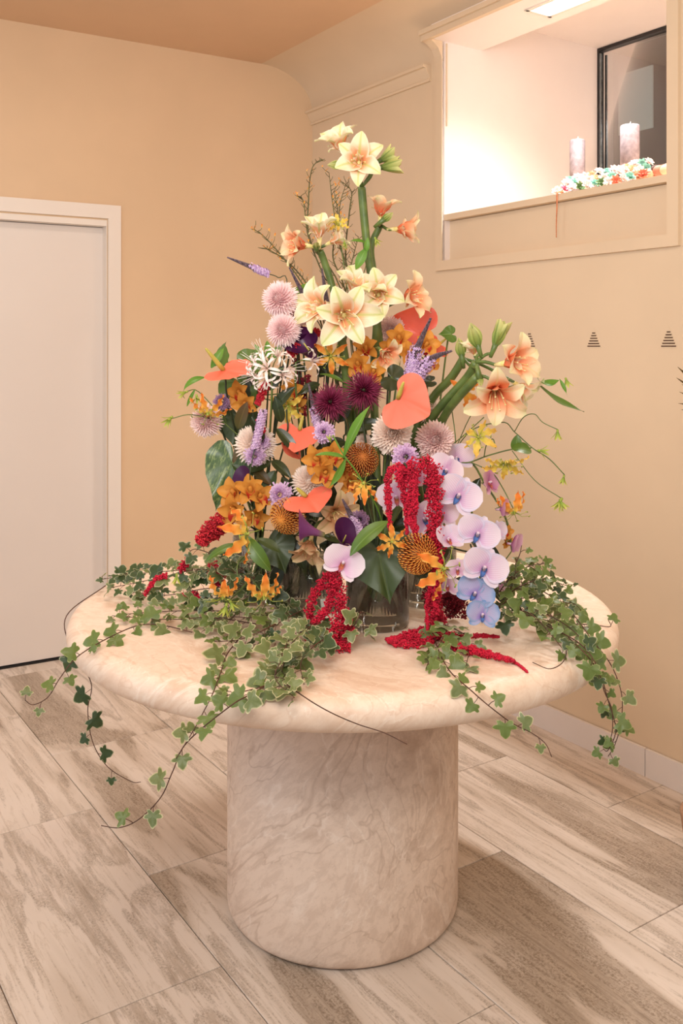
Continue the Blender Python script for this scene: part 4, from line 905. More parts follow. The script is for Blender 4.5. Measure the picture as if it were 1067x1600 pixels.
# ---- calla
def m_calla():
    m = MB(); N, K_ = 24, 10; vs = []; uvs = []
    for k in range(K_ + 1):
        v = k / K_; r_ = .10 + .07 * v + .33 * v ** 3.2
        for j in range(N + 1):
            a = -math.pi + 2 * math.pi * j / N; spir = .05 * (j / N) * v
            h = v * 1.0 + .42 * v ** 3 * (math.cos(a) * .5 + .5) ** 1.6 - .18 * v ** 3 * (1 - math.cos(a)) * .5
            rr = (r_ + spir) * (1 + .35 * v ** 3 * max(0, math.cos(a)))
            vs.append((rr * math.cos(a), rr * math.sin(a), h)); uvs.append((j / N, v))
    m.add(vs, [(k * (N + 1) + j, k * (N + 1) + j + 1, (k + 1) * (N + 1) + j + 1, (k + 1) * (N + 1) + j) for k in range(K_) for j in range(N)], uvs); return m
for lab, px, py, Y, f, L, mt, roll in (('dark purple calla near the top left beside the white nerine', 500, 570, 2.30, V(-.55, .75, .35), .075, 'calla', 90), ('second dark purple calla bent above the first', 500, 552, 2.34, V(-.7, .65, .2), .06, 'calla', 200),
        ('mauve calla lying sideways over the faded amaryllis', 506, 836, 2.10, V(-.9, .35, .3), .058, 'calla_l', -40), ('dark purple calla opening above the single orchid', 532, 856, 2.10, V(.25, .7, .55), .048, 'calla', 10), ('small purple calla tucked behind the left orange orchids', 412, 776, 2.26, V(-.8, .6, .3), .06, 'calla', 60)):
    t, b = flower('calla_lily', lab, 'flower', px, py, Y, f, .0035, 'stem_d', .03, group='purple calla lilies')
    o = obj('spathe', cmesh('calla', m_calla, mt), None, t, at(A(px, py, Y) - b, face(f, roll)) @ Matrix.Scale(L, 4)); obj('spadix', MB().tube([(0, 0, .3), (0, 0, .6), (0, 0, .95)], [.04, .04, .02], 6), 'spadix', o)

# ---- speedwell spikes
def speed(label, p0, p1, mt='ver', split=.55, r=.008, bend=None):
    a, c = A(*p0), A(*p1); d = (c - a).normalized(); t, b = flower('speedwell_spike', label, 'flower', *p0, d, .0016, 'stem_d', .05, group='violet speedwell spikes')
    mid = (a + c) / 2 + (Vector(bend) if bend else Z0); pts = spline([a, mid, c], 20); n = len(pts); md, ml = MB(), MB(); md.tube([q - b for q in pts], [.0028 * (1 - .6 * i / n) for i in range(n)], 6)
    q_ = random.Random(len(label))
    L = (c - a).length; N = int(L * 5200)
    for i in range(N):
        s = (i + .5) / N; k = s * (n - 1); p = pts[int(k)].lerp(pts[min(n - 1, int(k) + 1)], k % 1) - b
        an = 2.4 * i; x = d.orthogonal().normalized(); y = d.cross(x); rad = x * math.cos(an) + y * math.sin(an)
        if s > split + q_.uniform(-.14, .10): md.blob(p + rad * r * .62 * (1.15 - s) / .6 * .8, .0019 * (1.4 - s * .8))
        else:
            if i % 2: continue
            cpt = p + rad * r * q_.uniform(.75, 1.25); u = rad.cross(d).normalized(); w_ = d
            for (e1, e2) in ((u, w_), (-u, w_), (w_, u), (-w_, u)):
                ml.add([cpt, cpt + e1 * .0026 + e2 * .0018 + rad * .001, cpt + e1 * .0046 + rad * .0012, cpt + e1 * .0026 - e2 * .0018 + rad * .001], [(0, 1, 2, 3)])
            md.tube([p, cpt], .0005, 3, False)
    obj('spike', md, 'ver_d', t, kind='stuff'); obj('florets', ml, mt, t, kind='stuff')
speed('violet spike pointing left out above the pink pompons', (420, 428, 2.34), (355, 402, 2.32), 'ver', .38, .008)
speed('violet spike rising steeply in front of the rear coral anthurium', (642, 592, 2.16), (673, 497, 2.14), 'ver', .55, .015, (-.012, 0, -.01))
speed('violet spike with dark tail pointing right under the deep coral lobe', (652, 592, 2.15), (706, 548, 2.13), 'ver', .5, .013, (-.006, 0, .014))
speed('pale violet spike standing before the left cream chrysanthemum', (398, 702, 2.20), (412, 640, 2.22), 'ver_w', .95, .0085)
speed('dark speckled spike left of the left burgundy spider flower', (497, 670, 2.24), (482, 600, 2.26), 'ver_w', .4, .009)
speed('dark beaded spike beside the mauve scabious near the purple calla', (562, 832, 2.12), (535, 780, 2.14), 'ver_w', .5, .010)
speed('dark green budded spike among the twigs left of the amaryllis stem', (495, 500, 2.36), (452, 418, 2.34), 'ver', .02, .009)
speed('black budded spike leaning beside the left amaryllis stem', (514, 500, 2.38), (503, 420, 2.38), 'ver', .02, .009)

# ---- amaranth tassels
def tassel(mb, pts, r0, r1, dens=1.0, seed=1, bs=.0027):
    q = random.Random(seed); pts = spline(pts, 8); n = len(pts); mb.tube(pts, .0012, 4)
    L = sum((pts[i + 1] - pts[i]).length for i in range(n - 1)); N = int(L * 5200 * dens)
    for i in range(N):
        s = q.random() ** .95; k = s * (n - 1); i0 = min(n - 2, int(k)); p = pts[i0].lerp(pts[i0 + 1], k - i0)
        tz = (pts[i0 + 1] - pts[i0]).normalized(); x = tz.orthogonal().normalized(); y = tz.cross(x); a = q.uniform(0, 6.28)
        rr = (r0 + (r1 - r0) * s) * (1 - .35 * s ** 5) * math.sqrt(q.uniform(.05, 1)) * (1 + .3 * math.sin(i0 * 1.7 + seed))
        d = Vector((q.uniform(-1, 1), q.uniform(-1, 1), q.uniform(-1, 1))).normalized(); e_ = d.orthogonal().normalized(); g_ = d.cross(e_)
        mb.blob(p + (x * math.cos(a) + y * math.sin(a)) * rr, bs * q.uniform(.6, 1.25), (d * 1.35, e_ * .8, g_ * .7))
def amaranth(label, tass, mat='red', vpx=620, group='red amaranth plumes', stem=True):
    p = tass[0][0][0]; b, c = vbase(vpx); t = thing('hanging_amaranth', label, 'flower', b, group)
    if stem: obj('stem', MB().tube([q - b for q in spline([p, p + Vector((0, .04, -.01)), Vector((c[0], c[1], TZ + c[3])), b], 6)], .0025, 5), 'stem_d', t)
    for i, (pts, r0, r1) in enumerate(tass):
        m = MB(); tassel(m, [q - b for q in pts], r0, r1, 3.4 if mat == 'cel' else 1.15, len(label) + i, .0030 if mat == 'cel' else .0027); obj('tassel', m, mat, t, kind='stuff')
def PX(L, Y): return [A(x, y, Y + (d[0] if d else 0)) for x, y, *d in L]
amaranth('bright red amaranth draping in front of the pale orchids, right of centre', [
    (PX([(636, 730), (672, 728), (680, 760), (682, 820), (684, 880, .02), (678, 930, .03), (676, 975, .04)], 2.06), .019, .013),
    (PX([(676, 735), (676, 790), (678, 850), (684, 900), (680, 960)], 2.07), .019, .010),
    (PX([(640, 728), (642, 770), (644, 800), (652, 850)], 2.07), .012, .008), (PX([(640, 728), (630, 760), (634, 800), (636, 835)], 2.08), .006, .004),
    (PX([(640, 728), (610, 735), (606, 770), (607, 790), (610, 830)], 2.08), .010, .006), (PX([(640, 730), (622, 740), (630, 765), (640, 810), (648, 828)], 2.07), .010, .007), (PX([(650, 735), (648, 760), (650, 800)], 2.06), .010, .007),
    (PX([(676, 900), (668, 940), (668, 985)], 2.09), .006, .004)], vpx=650)
amaranth('red amaranth tail lying on the table beside the front vase', [
    ([A(682, 940, 2.12), T(684, 975), T(672, 990), T(640, 996), T(606, 1000)], .012, .008), ([A(684, 950, 2.12), T(690, 985), T(665, 1004), T(625, 1006), T(603, 998)], .012, .006), ([T(668, 985), T(640, 990), T(606, 1002)], .010, .006)], vpx=650, stem=False)
amaranth('thin red amaranth tail trailing to the right across the table top', [
    ([T(690, 985), T(700, 1005), T(740, 1018), T(770, 1024), T(803, 1033)], .010, .006), ([T(700, 990), T(720, 995), T(750, 993), T(780, 995)], .007, .003), ([T(695, 998), T(730, 1010), T(765, 1022)], .010, .004), ([T(800, 1032, .795), T(812, 1040, .793), T(824, 1050, .792)], .0015, .0005)], vpx=690, stem=False)
amaranth('crimson amaranth mass below the single orchid in front of the left vase', [
    (PX([(520, 890), (528, 920), (532, 960), (536, 990), (530, 1015)], 2.06), .019, .018), (PX([(520, 892), (500, 915), (484, 945), (486, 975), (492, 985)], 2.08), .010, .012), (PX([(522, 900), (512, 950), (498, 965), (478, 1000)], 2.06), .010, .008),
    (PX([(530, 930), (540, 965), (548, 990), (556, 985)], 2.05), .012, .010), (PX([(528, 970), (515, 990), (520, 1008), (548, 1012)], 2.03), .017, .013), (PX([(500, 918), (515, 915), (524, 915)], 2.08), .005, .005)], vpx=530)
amaranth('dark red amaranth mass behind the orchid cascade, above the table', [
    (PX([(690, 930), (705, 935), (722, 945), (728, 965)], 2.22), .024, .020), (PX([(660, 925), (690, 940), (715, 935)], 2.24), .022, .020), (PX([(700, 915), (712, 940), (700, 965)], 2.22), .020, .018)], 'red_d', 690)
amaranth('red crested plume at the left edge above the ivy', [
    (PX([(350, 808), (335, 820), (322, 835), (312, 850)], 2.20), .016, .020), (PX([(362, 815), (345, 825), (330, 842)], 2.22), .014, .014)], 'cel', 400)
amaranth('red amaranth scraps scattered in the left ivy', [
    (PX([(300, 868), (290, 880), (280, 892)], 2.34), .008, .012), (PX([(262, 900), (245, 905), (225, 930)], 2.36), .008, .006), (PX([(330, 880), (340, 900), (345, 915)], 2.32), .016, .018), (PX([(300, 925), (310, 935), (280, 930)], 2.3), .008, .008)], 'red', 400, stem=False)
amaranth('dark red amaranth strands hanging behind the white nerine', [
    (PX([(470, 590), (474, 620), (476, 650)], 2.36), .008, .006), (PX([(480, 585), (486, 610), (488, 630)], 2.35), .007, .004), (PX([(462, 560), (466, 600), (468, 640)], 2.37), .009, .006)], 'red_d', 480)
amaranth('red amaranth clumps beside the dark purple callas at upper left', [(PX([(462, 535), (458, 548), (452, 556)], 2.30), .010, .012), (PX([(418, 598), (410, 612), (402, 632)], 2.24), .009, .009), (PX([(490, 515), (500, 522), (508, 528)], 2.36), .006, .006), (PX([(404, 655), (408, 668), (412, 676)], 2.22), .006, .006)], 'cel', 450)
amaranth('red amaranth behind the dusty pink chrysanthemum at the right', [(PX([(705, 705), (695, 720), (680, 735)], 2.26), .010, .010), (PX([(676, 715), (672, 728)], 2.28), .008, .008), (PX([(708, 770), (704, 790)], 2.26), .016, .016)], 'red', 680)

# ---- foliage leaves (each a stem of its own)
def heart_leaf(label, px, py, Y, f, size, mat='leaf_h', roll=0, squash=1):
    t, b = flower('anthurium_leaf', label, 'leaf', px, py, Y, f, .0028, 'stem', .03, group='broad foliage leaves')
    obj('leaf_blade', cmesh('leafheart', m_heart(.12, .02), mat), None, t, at(A(px, py, Y) - b, face(f, roll)) @ Matrix.Diagonal((size, size * squash, size, 1)))
heart_leaf('big dark heart-shaped leaf hanging over the front glass vase', 592, 865, 2.07, V(.05, .25, 1), .155, 'leaf_h', 12, 1.0)
heart_leaf('big green leaf with pale veins hanging at the far left', 362, 722, 2.32, V(-.2, .25, 1), .175, 'leaf_m', -16, .8)
heart_leaf('broad green leaf behind the upper left coral anthurium', 372, 596, 2.38, V(-.2, .2, 1), .12, 'leaf', 40)
heart_leaf('broad leaf under the rose chrysanthemum at the left', 372, 655, 2.38, V(-.1, 0, 1), .12, 'leaf_h', 0)
heart_leaf('curled leaf standing above the left coral anthurium', 345, 562, 2.36, V(-.7, .3, .7), .07, 'leaf', 180)
heart_leaf('green leaf tip between the nerine and the coral anthurium', 388, 566, 2.36, V(0, .5, 1), .08, 'leaf', 120)
heart_leaf('dark rounded leaf above the big coral spathe', 612, 590, 2.22, V(.1, .5, 1), .075, 'leaf_d', 60)
heart_leaf('small dark leaf right of the big coral spathe', 672, 596, 2.20, V(.2, .5, 1), .055, 'leaf_d', -80, .55)
heart_leaf('small bright leaf beside the pink pompons at the top left', 472, 462, 2.36, V(.2, .5, 1), .06, 'leaf_b', 160)
heart_leaf('small round green leaf right of the deep coral lobe', 705, 522, 2.40, V(.3, .4, 1), .05, 'leaf', -90)
heart_leaf('dark leaf low behind the left orange orchids', 430, 852, 2.24, V(.1, .3, 1), .10, 'leaf_h', 20)
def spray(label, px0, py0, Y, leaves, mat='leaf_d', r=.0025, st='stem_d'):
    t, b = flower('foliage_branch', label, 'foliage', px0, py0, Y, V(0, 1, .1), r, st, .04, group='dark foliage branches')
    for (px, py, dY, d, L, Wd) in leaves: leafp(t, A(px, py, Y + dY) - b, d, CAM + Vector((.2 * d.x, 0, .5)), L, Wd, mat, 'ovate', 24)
spray('dark long-leaved branch left of centre beside the gloriosa', 448, 640, 2.24, [(426, 640, 0, V(.8, .9, .3), .08, .85), (440, 660, 0, V(-.2, .9, .3), .07, .9), (432, 670, 0, V(.8, -.8, .4), .085, .8), (410, 690, 0, V(-.3, .8, .3), .07, .9), (425, 720, 0, V(.6, -.4, .5), .07, .9)])
spray('bronze-green branch behind the violet pale spike', 395, 640, 2.30, [(372, 670, 0, V(.3, .9, .3), .075, 1), (380, 690, 0, V(-.4, -.8, .3), .06, .8), (392, 730, 0, V(.7, -.5, .3), .07, .9), (375, 735, 0, V(.1, -1, .3), .07, .9)], 'leaf_br')
spray('dark leafy branch rising left of the centre amaryllis', 498, 540, 2.34, [(500, 560, 0, V(-.5, .9, .1), .06, .7), (510, 580, 0, V(.8, -.4, .3), .07, .8), (500, 600, 0, V(-.8, -.3, .3), .07, .9), (505, 620, 0, V(.6, -.9, .3), .08, .9), (480, 580, 0, V(-.7, .3, .3), .05, .9)])
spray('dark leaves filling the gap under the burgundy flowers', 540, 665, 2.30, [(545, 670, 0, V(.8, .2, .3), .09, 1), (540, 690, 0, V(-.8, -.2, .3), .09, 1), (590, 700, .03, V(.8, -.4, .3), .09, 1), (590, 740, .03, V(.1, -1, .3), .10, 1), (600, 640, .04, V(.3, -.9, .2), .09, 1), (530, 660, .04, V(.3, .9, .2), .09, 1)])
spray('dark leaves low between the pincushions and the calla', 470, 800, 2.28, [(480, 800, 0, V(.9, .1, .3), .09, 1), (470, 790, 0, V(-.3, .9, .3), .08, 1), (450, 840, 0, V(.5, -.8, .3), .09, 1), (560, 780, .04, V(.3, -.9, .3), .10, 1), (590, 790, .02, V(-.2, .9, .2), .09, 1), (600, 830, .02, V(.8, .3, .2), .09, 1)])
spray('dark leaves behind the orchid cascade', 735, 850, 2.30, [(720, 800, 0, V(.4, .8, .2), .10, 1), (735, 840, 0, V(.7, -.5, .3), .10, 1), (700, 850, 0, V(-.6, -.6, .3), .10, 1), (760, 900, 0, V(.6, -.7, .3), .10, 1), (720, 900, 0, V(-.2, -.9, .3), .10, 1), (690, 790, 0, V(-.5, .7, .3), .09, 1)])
spray('bright green leaf tuft above the nerine', 420, 545, 2.30, [(420, 560, 0, V(-.1, 1, .1), .045, 1), (412, 562, 0, V(-.5, .9, .1), .045, .9), (428, 560, 0, V(.4, .9, .1), .045, .9)], 'leaf_b')
spray('dark leaves between the left cream chrysanthemum and orange orchids', 420, 730, 2.30, [(425, 720, 0, V(-.9, -.3, .2), .08, 1), (430, 735, 0, V(-.4, -.9, .2), .08, 1), (440, 745, 0, V(.5, -.9, .2), .08, .8), (455, 820, .02, V(-.7, -.6, .3), .09, 1), (385, 745, 0, V(-.6, .6, .2), .05, 1)], 'leaf_h')

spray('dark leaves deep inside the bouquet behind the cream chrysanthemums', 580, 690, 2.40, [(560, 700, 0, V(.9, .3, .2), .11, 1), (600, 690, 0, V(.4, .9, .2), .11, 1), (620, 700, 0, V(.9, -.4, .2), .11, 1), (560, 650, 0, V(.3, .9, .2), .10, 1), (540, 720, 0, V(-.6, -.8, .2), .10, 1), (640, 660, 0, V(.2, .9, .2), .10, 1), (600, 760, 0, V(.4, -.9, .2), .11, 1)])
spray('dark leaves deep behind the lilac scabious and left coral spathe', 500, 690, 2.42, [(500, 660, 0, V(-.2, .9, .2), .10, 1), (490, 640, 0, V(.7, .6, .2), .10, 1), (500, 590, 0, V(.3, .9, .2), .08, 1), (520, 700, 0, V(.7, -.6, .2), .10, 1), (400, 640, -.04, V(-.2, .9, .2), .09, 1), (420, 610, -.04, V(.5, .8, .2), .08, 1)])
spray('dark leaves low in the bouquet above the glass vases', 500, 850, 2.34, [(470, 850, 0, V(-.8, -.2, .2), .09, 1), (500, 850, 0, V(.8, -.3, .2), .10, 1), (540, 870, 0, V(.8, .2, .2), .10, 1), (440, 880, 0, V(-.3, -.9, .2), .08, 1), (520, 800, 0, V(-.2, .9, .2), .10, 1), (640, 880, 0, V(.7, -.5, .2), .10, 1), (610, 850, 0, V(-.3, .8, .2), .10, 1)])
# ---- twigs with orange flecks
def twig(label, path, tips, seed, r=.0016):
    q = random.Random(seed); b, c = vbase(540); P = [A(*p) for p in path]; pts = spline(P[::-1] + [Vector((c[0], c[1], TZ + c[3])), b], 7)
    t = thing('flowering_twig', label, 'twig', b, 'thin twigs with orange flecks'); m = MB(); m.tube([p - b for p in pts], [r * (.5 + .8 * min(1, i / 14)) for i in range(len(pts))], 5); fm = MB()
    n = int(len(path) * 7 * .82)
    for i in range(0, n, 1):
        p = pts[i] - b; d = (pts[i] - pts[i + 1]).normalized(); side = Vector((q.choice((-1, 1)) * q.uniform(.4, 1), q.uniform(-.5, .5), q.uniform(-.1, .7))).normalized()
        e1 = p + (d * .6 + side * .8).normalized() * q.uniform(.012, .026); m.tube([p, (p + e1) / 2 + side * .003, e1], [.0009, .0008, .0006], 4)
        if q.random() < tips:
            strip(fm, q.uniform(.006, .015), .004, lance, 20, 60, 1, .4, 0, 3, 2, 4, 0, e1, q.uniform(0, 360)); 
    obj('stem', m, 'twig', t); obj('flecks', fm, 'glo', t, kind='stuff')
twig('arching bare twig, leftmost of the tall ones, curving under the top buds', [(540, 480, 2.44), (486, 380, 2.44), (482, 310, 2.44), (488, 262, 2.43), (504, 250, 2.42)], .5, 1)
twig('tall twig with orange flecks left of the tallest stem', [(545, 480, 2.46), (530, 380, 2.46), (520, 320, 2.46), (514, 270, 2.46)], .9, 2)
twig('tall straight twig right behind the flecked one', [(548, 480, 2.47), (535, 400, 2.47), (530, 330, 2.47), (541, 285, 2.47)], .5, 3)
twig('looping twig nearest the tallest stem', [(550, 480, 2.48), (540, 400, 2.48), (546, 330, 2.48), (549, 300, 2.48), (536, 285, 2.48)], .3, 4)
twig('leaning twig with an orange tip far to the left', [(500, 500, 2.40), (470, 440, 2.40), (440, 400, 2.39), (415, 372, 2.38), (397, 358, 2.37)], .35, 5)
twig('second leaning twig just below the orange-tipped one', [(505, 500, 2.42), (480, 445, 2.42), (450, 410, 2.41), (425, 393, 2.40), (415, 388, 2.39)], .4, 6)
twig('short upright twig behind the left amaryllis blooms', [(530, 490, 2.46), (505, 430, 2.46), (482, 370, 2.46), (475, 320, 2.46), (470, 306, 2.46)], .6, 7)
twig('inner twig tangled between the two amaryllis stems', [(535, 490, 2.44), (545, 430, 2.44), (552, 400, 2.44), (560, 370, 2.45)], .2, 8)
twig('twig crossing low behind the centre amaryllis', [(545, 500, 2.46), (535, 440, 2.46), (520, 400, 2.46), (528, 340, 2.46), (522, 300, 2.46)], .6, 9)

# ------------------------------------------------------------------ ivy
OUT = [(0, .02), (.18, -.10), (.38, -.22), (.60, -.18), (.62, -.02), (.58, .08), (.80, .16), (.92, .32), (.74, .42), (.48, .44), (.42, .58), (.34, .84), (.14, 1.04), (0, 1.12)]
def m_ivy(v):
    q = random.Random(v + 20)
    def fn():
        m = MB(); pts = [(x * q.uniform(.9, 1.1), y) for x, y in OUT]; o_ = pts + [(-x * q.uniform(.9, 1.08), y) for x, y in OUT[-2:0:-1]]
        n = len(o_); c = (0, .3); vs = [(0, .25, .0)]; uvs = [(0, 0)]
        for s in (.6, 1):
            for (x, y) in o_:
                X, Y_ = x * s, c[1] + (y - c[1]) * s; r_ = math.hypot(X, Y_ - .3)
                vs.append((X, Y_, .16 * abs(X) - .22 * r_ * r_ + .04 * math.sin(5 * X + v) + (.05 * math.sin(9 * Y_ + v * 2)) * s)); uvs.append((s, .5))
        fs = [(0, 1 + j, 1 + (j + 1) % n) for j in range(n)] + [(1 + j, 1 + n + j, 1 + n + (j + 1) % n, 1 + (j + 1) % n) for j in range(n)]
        m.add(vs, fs, uvs); return m
    return fn
def ivy(label, pts, mats=('ivy',), size=.030, step=.034, seed=1, start=.0, end=1.0, up=(0, -.35, 1), jit=.5, pet=.014, skip=0, r=.0014, extra=()):
    q = random.Random(seed); pts = spline(pts, 8); b = pts[0].copy(); t = thing('ivy_trail', label, 'ivy', b, 'variegated ivy trails'); n = len(pts)
    m = MB(); m.tube([p - b for p in pts], [r * (1.1 - .5 * i / n) for i in range(n)], 5)
    cum = [0]
    for i in range(n - 1): cum.append(cum[-1] + (pts[i + 1] - pts[i]).length)
    L = cum[-1]; s = L * start + step * .4; side = 1; up = Vector(up).normalized(); i = 0
    while s < L * end:
        while i < n - 2 and cum[i + 1] < s: i += 1
        d = (pts[i + 1] - pts[i]).normalized(); p = pts[i].lerp(pts[i + 1], (s - cum[i]) / max(1e-6, cum[i + 1] - cum[i]))
        if q.random() >= skip:
            nn = (up + Vector((q.uniform(-1, 1), q.uniform(-1, 1), q.uniform(-.6, .6))) * jit).normalized()
            sd = d.cross(nn).normalized() * side if d.cross(nn).length > .1 else Vector((side, 0, 0))
            dr = (d * q.uniform(.2, .9) + sd * q.uniform(.6, 1.1) + Vector((0, 0, -.15)) + nn * q.uniform(-.1, .25)).normalized()
            pp = p + dr * pet * q.uniform(.6, 1.2) + nn * .004
            if TZ - .02 < pp.z < TZ + .006 and (pp.x - TX) ** 2 + (pp.y - TY) ** 2 < .70 ** 2: pp.z = TZ + .008
            m.tube([p - b, (p + pp) / 2 - b + nn * .003, pp - b], .0007, 4)
            y = (dr - nn * dr.dot(nn)).normalized(); x = y.cross(nn); sc = size * q.uniform(.65, 1.3) * (1 - .35 * s / L)
            # keep tips above the table
            if pp.z > TZ - .02 and (pp.x - TX) ** 2 + (pp.y - TY) ** 2 < .69 ** 2 and (pp + y * sc).z < TZ + .002:
                y.z += (TZ + .004 - (pp + y * sc).z) / sc; y.normalize(); nn = (nn - y * nn.dot(y)).normalized(); x = y.cross(nn)
            mm = Matrix((x, y, nn)).transposed().to_4x4()
            mt = q.choice(mats); v = q.randrange(4)
            obj('leaf', cmesh(('ivy_leaf', v), m_ivy(v), mt), None, t, at(pp - b, mm) @ Matrix.Scale(sc, 4))
        side = -side; s += step * q.uniform(.7, 1.3)
    for e_ in extra: m.tube([x - b for x in spline(e_, 5)], r * .6, 4)
    obj('stem', m, 'stem_b', t); return t
HU = (0, -1, .25)
ivy('ivy trail reaching far left over the table edge, tip curling above the floor', [T(300, 988), T(258, 978), T(217, 977), T(165, 999, .805), A(120, 1027, 1.97), A(94, 1059, 1.95), A(75, 1089, 1.94), A(52, 1101, 1.93), A(39, 1094, 1.93)], ('ivy', 'ivy_g'), .030, .042, 3, jit=.45, up=(0, -.7, .8))
ivy('dark-leaved ivy strand hanging below the left rim of the table', [T(165, 915, .81), A(104, 962, 2.42), A(112, 1015, 2.36), A(142, 1066, 2.28), A(137, 1110, 2.26), A(145, 1160, 2.25), A(168, 1198, 2.24), A(205, 1221, 2.23), A(220, 1222, 2.23)], ('ivy_d',), .034, .060, 4, .34, .95, HU, .5)
ivy('ivy strand sweeping down past the front left rim to the lowest tip', [A(470, 1020, 2.0), T(427, 1062), T(395, 1083), T(360, 1103, .81), A(292, 1160, 1.72), A(270, 1205, 1.72), A(251, 1246, 1.72), A(217, 1280, 1.72), A(187, 1293, 1.72), A(158, 1290, 1.72)], ('ivy_g', 'ivy'), .030, .050, 5, 0, .97, (0, -.8, .5), .45)
ivy('ivy strand crossing the front left rim and joining the hanging one', [T(385, 985, .83), T(356, 1020), T(345, 1050), T(333, 1082), A(318, 1112, 1.74), A(300, 1145, 1.72), A(275, 1185, 1.71)], ('ivy', 'ivy_g'), .034, .040, 6, 0, .9, (0, -.6, .8), .45)
ivy('short ivy side shoot pointing left near the front rim', [T(450, 1040), T(420, 1068), T(375, 1082), T(337, 1090)], ('ivy_g',), .030, .045, 7)
ivy('long bare-tipped ivy twig pointing right over the front rim', [T(430, 1005, .83), T(425, 1035), T(440, 1062), T(480, 1092), T(520, 1115, .80), A(560, 1132, 1.72), A(600, 1145, 1.70), A(636, 1163, 1.69)], ('ivy',), .032, .032, 8, 0, .42, jit=.4)
ivy('ivy strand leaving the red tails and hanging over the front right rim', [T(684, 975, .82), T(680, 1000), T(700, 1045), T(735, 1078), T(765, 1104, .80), A(800, 1130, 1.72), A(830, 1145, 1.71), A(852, 1162, 1.70), A(862, 1183, 1.69)], ('ivy_g', 'ivy'), .030, .040, 9, .02, .95, (0, -.8, .6), .4)
ivy('short leafy ivy tuft in front of the red tails', [T(700, 975, .84), T(690, 1000, .82), T(672, 1030), T(665, 1045)], ('ivy', 'ivy_g'), .030, .020, 10)
ivy('short ivy tuft to the right of the red tails', [T(690, 975, .84), T(715, 985, .83), T(735, 1002), T(728, 1040)], ('ivy', 'ivy_g'), .028, .022, 11)
ivy('outermost ivy strand arching over the right rim and down', [A(790, 900, 2.2), T(850, 925, .84), T(893, 958, .83), T(925, 1000, .82), A(955, 1040, 2.02), A(971, 1085, 2.0), A(970, 1130, 1.99), A(960, 1165, 1.98), A(950, 1182, 1.98)], ('ivy_g', 'ivy'), .030, .034, 12, 0, 1, (0, -.9, .5), .5)
ivy('inner ivy strand arching over the right rim, ending in a rosette', [T(840, 965, .84), T(880, 990, .82), T(915, 1022, .82), A(938, 1055, 1.99), A(950, 1095, 1.97), A(962, 1140, 1.96), A(950, 1172, 1.96), A(942, 1170, 1.96)], ('ivy_g',), .030, .038, 13, 0, 1, (0, -.9, .5), .5)
ivy('third ivy strand hanging close beside the other two at the right rim', [T(850, 975, .83), T(905, 1005, .83), T(932, 1040, .80), A(944, 1080, 2.0), A(956, 1110, 1.99), A(955, 1150, 1.98), A(940, 1165, 1.98)], ('ivy_g', 'ivy_d'), .028, .045, 14, .2, 1, (-.3, -.9, .4), .5)
ivy('curling bare ivy twig on the right of the table top', [T(860, 960, .82), T(882, 1000), T(882, 1030), T(860, 1045), T(832, 1035)], ('ivy',), .024, .05, 15, 0, .5)
ivy('single ivy twig lying near the right rim with one leaf', [T(893, 975), T(925, 976), T(953, 979), T(950, 968, .82)], ('ivy_g',), .026, .06, 16, 0, .8)
